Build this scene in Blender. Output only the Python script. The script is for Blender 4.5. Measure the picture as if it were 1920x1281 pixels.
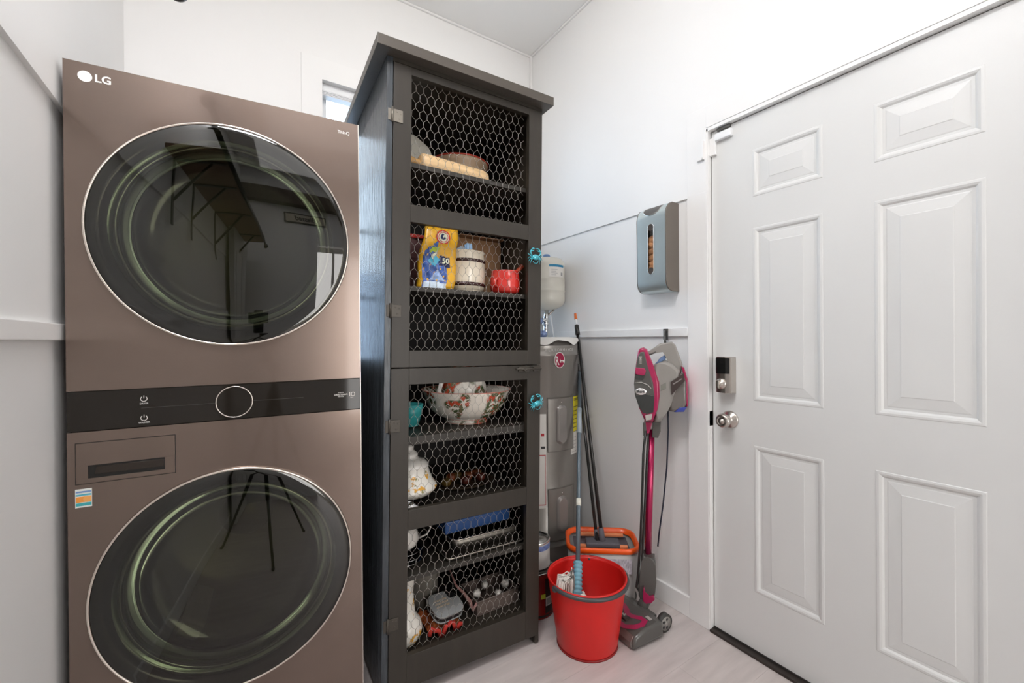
import bpy, bmesh, math, random
from mathutils import Vector, Matrix
random.seed(7)
for o in list(bpy.data.objects): bpy.data.objects.remove(o)
SC = bpy.context.scene
COL = SC.collection
PI = math.pi
# ------------------------------------------------------------------ camera
YAW, PITCH, ROLL, CH = 0.57645, -0.00345, -0.00786, 1.19362
fw = Vector((math.sin(YAW)*math.cos(PITCH), math.cos(YAW)*math.cos(PITCH), math.sin(PITCH)))
rt = Vector((math.cos(YAW), -math.sin(YAW), 0)); up = rt.cross(fw)
r2 = math.cos(ROLL)*rt+math.sin(ROLL)*up; u2 = -math.sin(ROLL)*rt+math.cos(ROLL)*up
cam = bpy.data.cameras.new('camera'); camo = bpy.data.objects.new('camera', cam); COL.objects.link(camo)
camo.matrix_world = Matrix(((r2.x, u2.x, -fw.x, 0), (r2.y, u2.y, -fw.y, 0), (r2.z, u2.z, -fw.z, CH), (0, 0, 0, 1)))
cam.sensor_width = 36; cam.lens = 791.3/1920*36; cam.shift_y = -0.0007; cam.clip_start = 0.02
SC.camera = camo
# ------------------------------------------------------------------ world, exposure
w = bpy.data.worlds.new('world'); SC.world = w; w.use_nodes = True
bg = w.node_tree.nodes['Background']; bg.inputs[0].default_value = (0.74, 0.87, 1.0, 1); bg.inputs[1].default_value = 7.0
vs = SC.view_settings; vs.view_transform = 'Standard'; vs.look = 'None'; vs.gamma = 1; vs.use_curve_mapping = False
vs.exposure = -0.12
def area(name, loc, size, power, col=(1, .97, .93), rot=(0, 0, 0), sy=None, shape='RECTANGLE'):
    l = bpy.data.lights.new(name, 'AREA'); l.energy = power; l.color = col; l.size = size; l.shape = shape
    l.size_y = sy or size
    o = bpy.data.objects.new(name, l); o.location = loc; o.rotation_euler = rot; COL.objects.link(o); return o
def point(name, loc, power, r, col=(1, .96, .9)):
    l = bpy.data.lights.new(name, 'POINT'); l.energy = power; l.color = col; l.shadow_soft_size = r
    o = bpy.data.objects.new(name, l); o.location = loc; COL.objects.link(o); return o
point('ceiling_bulb_light', (0.74, 1.28, 2.84), 5.5, 0.09)
area('added_rear_fill', (0.62, -0.70, 2.985), 1.5, 12, (1, .98, .97))  # soft fill added behind the camera, no such lamp known
area('added_passage_fill', (0.93, -2.95, 1.25), 1.3, 64, (1, .98, .96), rot=(PI/2, 0, 0), sy=2.0)  # fill added in the passage to brighten door, floor and low parts
area('added_corner_fill', (0.0, 0.50, 2.975), 0.6, 28, (.99, .98, 1), shape='DISK')  # fill added to reach the low right corner, no fixture behind it
po = area('window_portal', (0.887, 2.26, 1.765), 1.05, 1, rot=(PI/2, 0, 0), sy=1.36); po.data.cycles.is_portal = True
# ------------------------------------------------------------------ materials
MATS = {}
def mat(name, col, rough=.5, metal=0, coat=0, bump=None, var=None, spec=None, trans=0, alpha=1, emit=None, ior=1.45, aniso=0):
    """bump=(scale, strength[, (sx,sy,sz)]); var=(scale, amount[, (sx,sy,sz)]) colour variation"""
    if name in MATS: return MATS[name]
    m = bpy.data.materials.new(name); m.use_nodes = True; nt = m.node_tree; b = nt.nodes['Principled BSDF']
    c = (*col, 1); b.inputs['Base Color'].default_value = c
    b.inputs['Roughness'].default_value = rough; b.inputs['Metallic'].default_value = metal
    b.inputs['Coat Weight'].default_value = coat; b.inputs['Coat Roughness'].default_value = .06
    b.inputs['IOR'].default_value = ior
    if spec is not None: b.inputs['Specular IOR Level'].default_value = spec
    b.inputs['Transmission Weight'].default_value = trans; b.inputs['Alpha'].default_value = alpha
    if emit: b.inputs['Emission Color'].default_value = (*emit[0], 1); b.inputs['Emission Strength'].default_value = emit[1]
    tc = nt.nodes.new('ShaderNodeTexCoord')
    def noise(scale, st, detail=4):
        mp = nt.nodes.new('ShaderNodeMapping'); mp.inputs['Scale'].default_value = st
        n = nt.nodes.new('ShaderNodeTexNoise'); n.inputs['Scale'].default_value = scale; n.inputs['Detail'].default_value = detail
        nt.links.new(tc.outputs['Object'], mp.inputs[0]); nt.links.new(mp.outputs[0], n.inputs['Vector']); return n
    var = var or (9, .04)
    n = noise(var[0], var[2] if len(var) > 2 else (1, 1, 1))
    r = nt.nodes.new('ShaderNodeValToRGB')
    a = var[1]
    r.color_ramp.elements[0].position = .3; r.color_ramp.elements[1].position = .7
    r.color_ramp.elements[0].color = (*[max(0, x*(1-a)) for x in col], 1)
    r.color_ramp.elements[1].color = (*[min(1, x*(1+a)) for x in col], 1)
    nt.links.new(n.outputs[0], r.inputs[0]); nt.links.new(r.outputs[0], b.inputs['Base Color'])
    if bump:
        n2 = noise(bump[0], bump[2] if len(bump) > 2 else (1, 1, 1), 6)
        bp = nt.nodes.new('ShaderNodeBump'); bp.inputs['Strength'].default_value = bump[1]; bp.inputs['Distance'].default_value = .002
        nt.links.new(n2.outputs[0], bp.inputs['Height']); nt.links.new(bp.outputs[0], b.inputs['Normal'])
    MATS[name] = m; return m
def tinted(name, tint, rough=.02, ior=1.5, refl=(1, 1, 1)):
    """thin glass: tinted see-through layer under a Fresnel reflection"""
    if name in MATS: return MATS[name]
    m = bpy.data.materials.new(name); m.use_nodes = True; nt = m.node_tree; nt.nodes.clear()
    o = nt.nodes.new('ShaderNodeOutputMaterial'); mx = nt.nodes.new('ShaderNodeMixShader')
    t = nt.nodes.new('ShaderNodeBsdfTransparent'); t.inputs[0].default_value = (*tint, 1)
    g = nt.nodes.new('ShaderNodeBsdfGlossy'); g.inputs['Roughness'].default_value = rough; g.inputs[0].default_value = (*refl, 1)
    f = nt.nodes.new('ShaderNodeFresnel'); f.inputs[0].default_value = ior
    nt.links.new(f.outputs[0], mx.inputs[0]); nt.links.new(t.outputs[0], mx.inputs[1]); nt.links.new(g.outputs[0], mx.inputs[2])
    nt.links.new(mx.outputs[0], o.inputs[0]); MATS[name] = m; return m
def blotch(name, base, cols, rough=.2, scale=14, cover=.5):
    """glazed china: printed sprays of leaves and flowers on a plain ground"""
    if name in MATS: return MATS[name]
    m = bpy.data.materials.new(name); m.use_nodes = True; nt = m.node_tree; b = nt.nodes['Principled BSDF']
    b.inputs['Roughness'].default_value = rough
    tc = nt.nodes.new('ShaderNodeTexCoord'); prev = None
    sp = nt.nodes.new('ShaderNodeTexNoise'); sp.inputs['Scale'].default_value = scale; sp.inputs['Detail'].default_value = 1
    nt.links.new(tc.outputs['Object'], sp.inputs['Vector'])
    rs = nt.nodes.new('ShaderNodeValToRGB'); rs.color_ramp.elements[0].position = cover; rs.color_ramp.elements[1].position = cover+.04
    nt.links.new(sp.outputs[0], rs.inputs[0])
    for i, (c, sc, th) in enumerate(cols):
        v = nt.nodes.new('ShaderNodeTexNoise'); v.inputs['Scale'].default_value = scale*sc; v.inputs['Detail'].default_value = 3
        mp = nt.nodes.new('ShaderNodeMapping'); mp.inputs['Location'].default_value = (i*3.7, i*1.3, i*5.1)
        nt.links.new(tc.outputs['Object'], mp.inputs[0]); nt.links.new(mp.outputs[0], v.inputs['Vector'])
        r = nt.nodes.new('ShaderNodeValToRGB'); r.color_ramp.elements[0].position = th; r.color_ramp.elements[1].position = th+.03
        nt.links.new(v.outputs[0], r.inputs[0])
        mu = nt.nodes.new('ShaderNodeMath'); mu.operation = 'MULTIPLY'
        nt.links.new(r.outputs[0], mu.inputs[0]); nt.links.new(rs.outputs[0], mu.inputs[1])
        mx = nt.nodes.new('ShaderNodeMix'); mx.data_type = 'RGBA'
        nt.links.new(mu.outputs[0], mx.inputs[0]); mx.inputs[7].default_value = (*c, 1)
        if prev: nt.links.new(prev, mx.inputs[6])
        else: mx.inputs[6].default_value = (*base, 1)
        prev = mx.outputs[2]
    nt.links.new(prev, b.inputs['Base Color']); MATS[name] = m; return m
WHITE = mat('wall_paint', (.87, .865, .855), .55, bump=(160, .05), var=(2, .012))
TRIMW = mat('trim_paint', (.88, .875, .865), .38, bump=(90, .04), var=(3, .01))
DOORW = mat('door_paint', (.73, .735, .725), .36, bump=(120, .05), var=(3, .015))
CEIL = mat('ceiling_paint', (.87, .87, .86), .8, bump=(200, .08), var=(2, .01))
STEEL = mat('stainless', (.62, .62, .60), .22, 1, bump=(60, .05, (1, 40, 1)))
NICKEL = mat('satin_nickel', (.58, .54, .50), .26, 1)
CHROME = mat('chrome', (.8, .8, .8), .08, 1)
BLACKP = mat('black_plastic', (.015, .015, .016), .35)
DGREY = mat('dark_grey_plastic', (.075, .073, .068), .36, coat=.3)
# ------------------------------------------------------------------ mesh helper
class MB:
    def __init__(s): s.bm = bmesh.new(); s.mats = []; s.cur = 0
    def m(s, material):
        if material not in s.mats: s.mats.append(material)
        s.cur = s.mats.index(material); return s
    def _f(s, vs, smooth=False):
        try: f = s.bm.faces.new(vs)
        except ValueError: return None
        f.material_index = s.cur; f.smooth = smooth; return f
    def box(s, a, b, M=None, bev=0):
        x0, x1 = sorted((a[0], b[0])); y0, y1 = sorted((a[1], b[1])); z0, z1 = sorted((a[2], b[2]))
        P = [(x, y, z) for z in (z0, z1) for y in (y0, y1) for x in (x0, x1)]
        v = [s.bm.verts.new((M @ Vector(p)) if M else p) for p in P]
        fs = [s._f([v[i] for i in q]) for q in ((0, 2, 3, 1), (4, 5, 7, 6), (0, 1, 5, 4), (2, 6, 7, 3), (0, 4, 6, 2), (1, 3, 7, 5))]
        if bev > 0:
            es = list({e for f in fs for e in f.edges})
            r = bmesh.ops.bevel(s.bm, geom=es, offset=bev, segments=2, affect='EDGES', profile=.6)
            for f in r['faces']: f.material_index = s.cur
        return s
    def lathe(s, prof, seg=32, M=None, arc=(0, 2*PI), sx=1, sy=1, wob=None, smooth=True):
        if max(z for _, z in prof)-min(z for _, z in prof) < .0025: smooth = False
        full = abs(arc[1]-arc[0]-2*PI) < 1e-6; n = seg if full else seg+1; rings = []
        for (r, z) in prof:
            if r < 1e-6:
                p = Vector((0, 0, z)); rings.append([s.bm.verts.new(M @ p if M else p)]); continue
            R_ = []
            for i in range(n):
                t = arc[0]+(arc[1]-arc[0])*i/seg; k = wob(t, r, z) if wob else 1
                p = Vector((r*k*sx*math.cos(t), r*k*sy*math.sin(t), z)); R_.append(s.bm.verts.new(M @ p if M else p))
            rings.append(R_)
        for A, B in zip(rings, rings[1:]):
            for i in range(seg):
                j = (i+1) % n
                if len(A) == 1 and len(B) == 1: continue
                if len(A) == 1: s._f([A[0], B[j], B[i]], smooth)
                elif len(B) == 1: s._f([A[i], A[j], B[0]], smooth)
                else: s._f([A[i], A[j], B[j], B[i]], smooth)
        return s
    def cyl(s, p0, p1, r0, r1=None, seg=16, cap=True):
        p0 = Vector(p0); p1 = Vector(p1); r1 = r0 if r1 is None else r1
        d = p1-p0; q = d.to_track_quat('Z', 'Y').to_matrix().to_4x4(); M = Matrix.Translation(p0) @ q; L = d.length
        pr = [(r0, 0), (r1, L)]
        if cap: pr = [(0, 0)]+pr+[(0, L)]
        v0 = len(s.bm.faces); s.lathe(pr, seg, M)
        s.bm.faces.ensure_lookup_table()
        return s
    def tube(s, pts, r, seg=8, closed=False, rr=None):
        pts = [Vector(p) for p in pts]; n = len(pts); rings = []
        ref = None
        for i, p in enumerate(pts):
            a = pts[(i-1) % n] if (closed or i > 0) else p; b = pts[(i+1) % n] if (closed or i < n-1) else p
            t = (b-a).normalized()
            if ref is None: ref = Vector((0, 0, 1)) if abs(t.z) < .9 else Vector((1, 0, 0))
            x = t.cross(ref); x = x.normalized() if x.length > 1e-6 else t.orthogonal().normalized(); y = t.cross(x); ref = -(t.cross(x)).normalized() if False else x.cross(t)
            k = rr[i] if rr else r
            rings.append([s.bm.verts.new(p+x*k*math.cos(2*PI*j/seg)+y*k*math.sin(2*PI*j/seg)) for j in range(seg)])
        m_ = n if closed else n-1
        for i in range(m_):
            A, B = rings[i], rings[(i+1) % n]
            for j in range(seg): s._f([A[j], A[(j+1) % seg], B[(j+1) % seg], B[j]], True)
        if not closed: s._f(rings[0][::-1]); s._f(rings[-1])
        return s
    def prism(s, poly, y0, y1, M=None, bev=0, smooth=False):
        """poly in (x,z), extruded along y"""
        A = [s.bm.verts.new(M @ Vector((x, y0, z)) if M else (x, y0, z)) for x, z in poly]
        B = [s.bm.verts.new(M @ Vector((x, y1, z)) if M else (x, y1, z)) for x, z in poly]
        n = len(poly); fs = [s._f(A), s._f(B[::-1])]
        for i in range(n): fs.append(s._f([A[i], B[i], B[(i+1) % n], A[(i+1) % n]], smooth))
        if bev > 0:
            es = list({e for f in fs[:2] if f for e in f.edges})
            r = bmesh.ops.bevel(s.bm, geom=es, offset=bev, segments=3, affect='EDGES', profile=.5)
            for f in r['faces']: f.material_index = s.cur; f.smooth = True
        return s
    def sphere(s, c, r, sc=(1, 1, 1), seg=16, M=None):
        pr = [(math.sin(PI*i/10)*r, -math.cos(PI*i/10)*r) for i in range(11)]; pr[0] = (0, -r); pr[-1] = (0, r)
        T = Matrix.Translation(c) @ Matrix.Diagonal((*sc, 1)); return s.lathe(pr, seg, (M @ T) if M else T)
    def holeplate(s, x0, x1, z0, z1, cx, cz, r, y0, y1, n=96, depth=None):
        angs = [2*PI*i/n for i in range(n)]+[math.atan2(z-cz, x-cx) % (2*PI) for x in (x0, x1) for z in (z0, z1)]; angs = sorted(set(angs))
        def per(a):
            c, d = math.cos(a), math.sin(a); t = min([((x1 if c > 0 else x0)-cx)/c if abs(c) > 1e-9 else 1e9, ((z1 if d > 0 else z0)-cz)/d if abs(d) > 1e-9 else 1e9]); return (cx+c*t, cz+d*t)
        V = s.bm.verts.new; O0 = [V((per(a)[0], y0, per(a)[1])) for a in angs]; I0 = [V((cx+r*math.cos(a), y0, cz+r*math.sin(a))) for a in angs]
        O1 = [V((per(a)[0], y1, per(a)[1])) for a in angs]; I1 = [V((cx+r*math.cos(a), y1, cz+r*math.sin(a))) for a in angs]
        k = len(angs)
        for i in range(k):
            j = (i+1) % k
            s._f([O0[i], I0[i], I0[j], O0[j]]); s._f([I0[i], I1[i], I1[j], I0[j]], True); s._f([O0[i], O0[j], O1[j], O1[i]]); s._f([O1[i], O1[j], I1[j], I1[i]])
        return s
    def build(s, name, material=None, parent=None, loc=None, rot=None, kind=None, label=None, normals=True):
        if normals: bmesh.ops.recalc_face_normals(s.bm, faces=s.bm.faces[:])
        me = bpy.data.meshes.new(name); s.bm.to_mesh(me); s.bm.free()
        for mm in (s.mats or [material]): me.materials.append(mm)
        o = bpy.data.objects.new(name, me); COL.objects.link(o)
        if parent: o.parent = parent
        if loc: o.location = loc
        if rot: o.rotation_euler = rot
        if kind: o['kind'] = kind
        if label: o['label'] = label
        return o
def thing(name, label, cat, loc=(0, 0, 0), rot=(0, 0, 0), group=None, M=None):
    o = bpy.data.objects.new(name, None); COL.objects.link(o); o.empty_display_size = .05
    if M: o.matrix_world = M
    else: o.location = loc; o.rotation_euler = rot
    o['label'] = label; o['category'] = cat
    if group: o['group'] = group
    return o
def text(s, name, size, material, parent, M, ext=.0006, align='CENTER', sx=1, label=None, shear=0, bold=0):
    c = bpy.data.curves.new(name, 'FONT'); c.body = s; c.size = size; c.extrude = ext; c.align_x = align; c.align_y = 'CENTER'; c.shear = shear; c.offset = bold
    c.resolution_u = 3
    t = bpy.data.objects.new('tmp', c); COL.objects.link(t); dg = bpy.context.evaluated_depsgraph_get(); dg.update()
    me = bpy.data.meshes.new_from_object(t.evaluated_get(dg)); bpy.data.objects.remove(t)
    me.transform(M @ Matrix.Diagonal((sx, 1, 1, 1))); me.materials.clear(); me.materials.append(material)
    o = bpy.data.objects.new(name, me); COL.objects.link(o); o.parent = parent
    if label: o['label'] = label
    return o
def struct(mb, name, material=None, parent=None):
    o = mb.build(name, material, parent); o['kind'] = 'structure'; return o
FX = Matrix.Rotation(PI/2, 4, 'X')     # text plane XY -> faces -Y, reads along +X
def T(x, y, z): return Matrix.Translation((x, y, z))
# ================================================================== SETTING
XL, XR, YB, YF, ZC = -0.364, 1.606, 2.217, -1.62, 3.016
XW = 1.614                       # lower right wall, set back behind the upper wall
DY0, DY1, DH, XD = 1.0009, 0.087, 2.032, 1.626
# floor with its planks
fl = struct(MB().box((XL-.1, YF-1.6, -.06), (XR+.12, YB+.1, -.006)), 'floor', mat('floor_base', (.45, .41, .39), .8))
plk = [mat('plank_%s' % n, c, .34, bump=(22, .10, (1, 14, 1)), var=(4, .10, (1, 7, 1))) for n, c in (('pale', (.56, .505, .49)), ('mid', (.55, .495, .48)), ('warm', (.565, .51, .49)))]
pm_ = {}
y = YF; k = 0
while y < YB:
    x = XL-random.uniform(0, .9)
    while x < XR+.02:
        a, b = max(x, XL), min(x+1.22, XR+.02)
        if b-a > .02:
            mb = MB().m(plk[(k*7+int(x*10)) % 3]); mb.box((a+.0002, y+.0002, -.006), (b-.0002, min(y+.184, YB+.01)-.0002, 0), bev=.0003); mb.build('plank', parent=fl)
        x += 1.22; k += 1
    y += .184
# walls
WX0, WX1, WZ0, WZ1 = .354, 1.42, 1.07, 2.46      # window opening in the back wall
b = MB()
b.box((XL-.1, YB, 0), (WX0, YB+.12, ZC)); b.box((WX1, YB, 0), (XW+.12, YB+.12, ZC)); b.box((WX0, YB, 0), (WX1, YB+.12, WZ0)); b.box((WX0, YB, WZ1), (WX1, YB+.12, ZC))
struct(b, 'wall_back', WHITE)
b = MB(); b.box((XL-.12, YF, 0), (XL-.012, YB, 1.79)); b.box((XL-.12, YF, 1.785), (XL, YB, ZC)); struct(b, 'wall_left', WHITE)
CY = 1.095                        # outer edge of the door casing
b = MB()
b.box((XW, CY-.01, 0), (XW+.12, YB, 1.79)); b.box((XR, CY, 1.785), (XW+.12, YB, ZC)); b.box((XR, YF, 2.045), (XW+.12, CY, ZC))
b.box((XR, YF, 0), (XW+.12, DY1-.01, 2.045)); b.box((XR, DY0+.01, 1.785), (XW+.12, CY, 2.045))
struct(b, 'wall_right', WHITE)
b = MB(); DX0, DX1 = .50, 1.36    # passage opening behind the camera
b.box((XL-.1, YF-.12, 0), (DX0, YF, ZC)); b.box((DX1, YF-.12, 0), (XW+.12, YF, ZC)); b.box((DX0, YF-.12, 2.1), (DX1, YF, ZC)); struct(b, 'wall_front', WHITE)
# passage walls behind the camera; the light at their far end is an added fill
b = MB(); b.box((XL, YF-1.6, 0), (XL+.1, YF-.12, ZC)); b.box((XW, YF-1.6, 0), (XW+.1, YF-.12, ZC)); b.box((XL, YF-1.7, 0), (XW+.1, YF-1.6, ZC)); struct(b, 'wall_passage', mat('passage_paint', (.42, .37, .32), .7))
struct(MB().box((XL-.12, YF-1.7, ZC), (XW+.12, YB+.12, ZC+.08)), 'ceiling', CEIL)
# trims
def trim(n, *boxes, bev=.002, m=None):
    b = MB()
    for a in boxes: b.box(*a, bev=bev)
    return struct(b, n, m or TRIMW)
trim('trim_1', ((XW-.013, CY, 1.201), (XW+.002, YB, 1.237)))
trim('trim_2', ((XL-.014, YF, 1.200), (XL+.003, 2.2, 1.240)))
trim('trim_3', ((XR-.004, CY-.09, 0), (XW+.01, CY, 1.79)), ((XR-.003, DY0+.006, 1.785), (XW+.01, CY-.001, 2.135)), bev=.0015)
trim('trim_4', ((XR-.004, DY1-.1, 2.046), (XW+.01, DY0+.006, 2.135)), ((XR-.004, DY1-.1, 0), (XW+.01, DY1-.012, 2.046)), bev=.0015)
q = .012
trim('trim_5', ((XR-q, .0, ZC-q), (XR, YB, ZC)), ((XL, YB-q, ZC-q), (XR, YB, ZC)), ((XL, YF, ZC-q), (XL+q, YB, ZC)), bev=.004)
trim('trim_6', ((XR-q*1.3, YB-q*1.3, 1.79), (XR, YB, ZC)), bev=.003)
trim('baseboard_right', ((XW-.012, CY, 0), (XW+.002, YB, .088)), bev=.003)
trim('baseboard_back', ((XL, YB-.012, 0), (XW, YB+.001, .088)), bev=.003)
trim('baseboard_left', ((XL-.013, YF, 0), (XL, YB, .088)), bev=.003)
# ---- window in the back wall
WG = tinted('window_glass', (.95, .98, 1)); VINYL = mat('white_vinyl', (.86, .87, .88), .3)
win = struct(MB().box((WX0-.091, YB-.006, WZ0-.1), (WX0, YB, WZ1+.1)).box((WX1, YB-.006, WZ0-.1), (WX1+.09, YB, WZ1+.1)).box((WX0, YB-.006, WZ1), (WX1, YB, WZ1+.1)).box((WX0, YB-.006, WZ0-.1), (WX1, YB, WZ0)), 'window_1', TRIMW)
f = MB()
for a, c in (((WX0, WZ0), (WX0+.03, WZ1)), ((WX1-.03, WZ0), (WX1, WZ1)), ((WX0, WZ1-.03), (WX1, WZ1)), ((WX0, WZ0), (WX1, WZ0+.03))): f.box((a[0], YB+.07, a[1]), (c[0], YB+.11, c[1]))
fr_ = f.build('window_frame', VINYL, win)
f = MB()
for z in (2.30, 1.77, 1.42): f.box((WX0+.03, YB+.082, z-.008), (WX1-.03, YB+.098, z+.008))
for x in (.53, .71, .887, 1.065, 1.24): f.box((x-.008, YB+.082, WZ0+.03), (x+.008, YB+.098, WZ1-.03))
f.build('muntin', VINYL, fr_); MB().box((WX0+.03, YB+.088, WZ0+.03), (WX1-.03, YB+.091, WZ1-.03)).build('pane', WG, fr_)
bl = thing('window_blind', 'white window blind raised to a short stack at the top of the back window', 'blind', (.887, YB+.045, WZ1))
MB().box((-.530, -.02, -.035), (.530, .02, 0), bev=.003).build('head_rail', VINYL, bl)
for i in range(4): MB().box((-.526, -.022, -.040-.006*i), (.526, .022, -.0365-.006*i)).build('slat', VINYL, bl)
# neighbouring fence seen outside, pale in the daylight
fe = thing('garden_fence', 'pale vinyl fence outside the back window', 'fence', (.65, YB+2.6, 0))
for i in range(16): MB().box((-1.6+.2*i+.004, 0, 0), (-1.6+.2*i+.192, .03, 1.9), bev=.004).build('fence_board', mat('fence_vinyl', (.55, .62, .72), .5), fe)
MB().box((-1.62, -.02, 1.9), (1.62, .05, 1.96)).build('fence_rail', mat('fence_vinyl', (.55, .62, .72), .5), fe)
# ---- six-panel entry door
PY = [(.8359, .6096), (.4748, .2462)]; PZ = [(.2355, .7869), (.9561, 1.604), (1.7211, 1.897)]
b = MB().m(DOORW)
ys = sorted([DY0-.004, DY1+.004]+[v for p_ in PY for v in p_]); zs = [.014]+[v for p_ in PZ for v in p_]+[DH-.004]
for i in range(5):
    for j in range(7):
        if i in (1, 3) and j in (1, 3, 5): continue
        v = [b.bm.verts.new((XD, ys[i+di], zs[j+dj])) for di, dj in ((0, 0), (0, 1), (1, 1), (1, 0))]; b._f(v)
bmesh.ops.remove_doubles(b.bm, verts=b.bm.verts[:], dist=1e-5)
b.box((XD+.012, DY1+.004, .014), (XD+.045, DY0-.004, DH-.004))
b.box((XD, DY1+.004, .014), (XD+.02, DY1+.0045, DH-.004)); b.box((XD+.0002, DY0-.0045, .014), (XD+.02, DY0-.004, DH-.004)); b.box((XD+.0002, DY1+.004, DH-.0045), (XD+.02, DY0-.004, DH-.004)); b.box((XD+.0002, DY1+.004, .014), (XD+.02, DY0-.004, .0145))
door = b.build('door_1', None, None, normals=True); door['kind'] = 'structure'
LOOPS = [(0, 0), (.002, -.0012), (.008, -.0016), (.014, .0005), (.019, .005), (.026, .005), (.029, .0042), (.058, .0014), (.060, .0004)]
for (ya, yb) in PY:
    for (za, zb) in PZ:
        m_ = MB(); R_ = []
        for ins, dp in LOOPS:
            R_.append([m_.bm.verts.new((XD+dp, yy, zz)) for yy, zz in ((yb+ins, za+ins), (ya-ins, za+ins), (ya-ins, zb-ins), (yb+ins, zb-ins))])
        for A, B in zip(R_, R_[1:]):
            for i in range(4): m_._f([A[i], A[(i+1) % 4], B[(i+1) % 4], B[i]])
        m_._f(R_[-1]); m_.build('panel', DOORW, door)
# jamb, stops, weatherstrip, threshold
b = MB(); b.box((XR-.002, DY0, .0), (XD+.06, DY0+.009, DH+.01)); b.box((XR-.002, DY1-.009, .0), (XD+.06, DY1, DH+.01)); b.box((XR-.002, DY1-.009, DH), (XD+.06, DY0+.009, DH+.013))
b.box((XD+.05, DY1-.1, 0), (XD+.10, DY0+.1, DH+.1))
jm = struct(b, 'door_frame', TRIMW); jm.name = 'trim_7'
b = MB(); b.box((XD+.004, DY0-.0035, .02), (XD+.03, DY0, DH)); b.box((XD+.004, DY1, DH-.0035), (XD+.03, DY0, DH)); b.build('weatherstrip', mat('weather_seal', (.16, .15, .14), .7), jm)
MB().box((XR-.01, DY1, 0), (XD+.05, DY0, .010), bev=.002).build('threshold', mat('bronze_sill', (.055, .045, .04), .4, .5), jm)
MB().box((XD-.004, DY1+.004, .010), (XD+.03, DY0-.004, .016)).build('door_sweep', mat('sweep_black', (.03, .027, .025), .6), door)
MB().box((XD-.02, DY0, .835), (XD+.02, DY0+.0015, .895)).build('strike_plate', mat('old_brass', (.16, .11, .06), .35, .8), jm)
# child latch, contact sensor
o = thing('flip_latch', 'white flip latch screwed to the casing beside the upper door corner', 'latch', (XD, DY0-.005, 1.965))
MB().box((-.012, -.022, -.035), (0, .004, .035), bev=.002).box((-.016, .004, -.028), (-.008, .012, .02), bev=.001).build('door_plate', TRIMW, o)
MB().box((-.034, .020, -.045), (-.022, .048, -.036), bev=.001).box((-.034, .018, -.045), (-.020, .024, .03), bev=.001).build('swing_arm', TRIMW, o)
o = thing('contact_sensor', 'small white contact sensor stuck near the top corner of the entry door', 'sensor', (XD, .946, 1.995))
MB().box((-.018, -.038, -.014), (0, .028, .014), bev=.003).build('sensor_body', VINYL, o)
MB().box((-.012, -.03, .020), (.0, .022, .030), bev=.001).build('magnet', DGREY, o, loc=(0, 0, .004))
# deadbolt and knob
o = thing('smart_deadbolt', 'satin nickel deadbolt with a black keypad cover above the door knob', 'lock', (XD, .9335, 1.05))
pf = [(-.0315, 0), (-.0315, -.034), (-.026, -.0375), (-.01, -.040), (.01, -.040), (.026, -.0375), (.0315, -.034), (.0315, 0)]
def yext(pts, z0, z1, mm, nm, par, bev=0):      # profile (y, x) extruded in z
    b = MB(); A = [b.bm.verts.new((x, yy, z0)) for yy, x in pts]; B = [b.bm.verts.new((x, yy, z1)) for yy, x in pts]
    b._f(A); b._f(B[::-1]); n = len(pts)
    for i in range(n): b._f([A[i], B[i], B[(i+1) % n], A[(i+1) % n]])
    if bev: bmesh.ops.bevel(b.bm, geom=[e for e in b.bm.edges], offset=bev, segments=2, affect='EDGES')
    return b.build(nm, mm, par)
yext(pf, -.072, .068, NICKEL, 'housing', o, .0012)
yext([(-.026, -.0375), (-.012, -.0412), (.008, -.0420), (.024, -.0395), (.031, -.0355), (.031, -.03), (-.026, -.03)], .003, .064, mat('gloss_black', (.01, .01, .01), .08), 'keypad_cover', o, .0004)
RY = Matrix.Rotation(-PI/2, 4, 'Y')
tt = MB(); tt.lathe([(0, 0), (.021, 0), (.021, .006), (.017, .010), (.012, .011), (.0105, .02), (0, .021)], 28, T(-.038, .006, -.037) @ RY)
tt.build('thumb_turn', NICKEL, o); MB().box((-.068, .000, -.052), (-.05, .012, -.022), bev=.003).build('turn_piece', NICKEL, o)
o = thing('door_knob', 'round satin nickel door knob below the deadbolt', 'knob', (XD, .927, .871))
MB().lathe([(0, 0), (.034, 0), (.034, .004), (.030, .008), (.018, .012), (.014, .016), (.013, .032)], 36, RY).build('rosette', NICKEL, o)
MB().lathe([(.013, .030), (.016, .034), (.024, .038), (.0275, .046), (.0275, .054), (.024, .060), (.018, .0625), (.016, .061), (.008, .060), (.0075, .064), (0, .065)], 36, RY).build('knob_head', NICKEL, o)
MB().box((-.070, -.001, -.006), (-.062, .001, .006), bev=.0004).build('lock_button', CHROME, o)
# ================================================================== WASHER-DRYER TOWER
TB = mat('brown_steel', (.205, .155, .130), .25, .75, coat=.35, bump=(300, .02))
TBD = mat('brown_drawer', (.19, .145, .12), .34, .7, coat=.2)
TS = mat('tower_side', (.28, .25, .24), .10, .85)
tower = thing('washer_dryer_tower', 'tall glossy brown stacked washer and dryer tower against the left wall', 'washing machine', (-.352, 1.457, 0), (0, 0, -.0677))
W_, H_, D_ = .686, 1.888, .70
b = MB(); t = .012
b.box((0, .022, .03), (t, D_, H_), bev=.002); b.box((W_-t, .022, .03), (W_, D_, H_), bev=.002); b.box((t, .022, H_-t), (W_-t, D_, H_), bev=.002); b.box((t, D_-t, .03), (W_-t, D_, H_-t)); b.box((t, .022, .03), (W_-t, D_, .04)); b.box((t, .03, .96), (W_-t, D_, .98))
b.build('cabinet_body', TS, tower)
for x in (.05, .62):
    for yy in (.07, .6): MB().cyl((x, yy, 0), (x, yy, .032), .022).build('foot', BLACKP, tower)
UC, LC, CX, RR = 1.492, .526, .3425, .308
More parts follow.
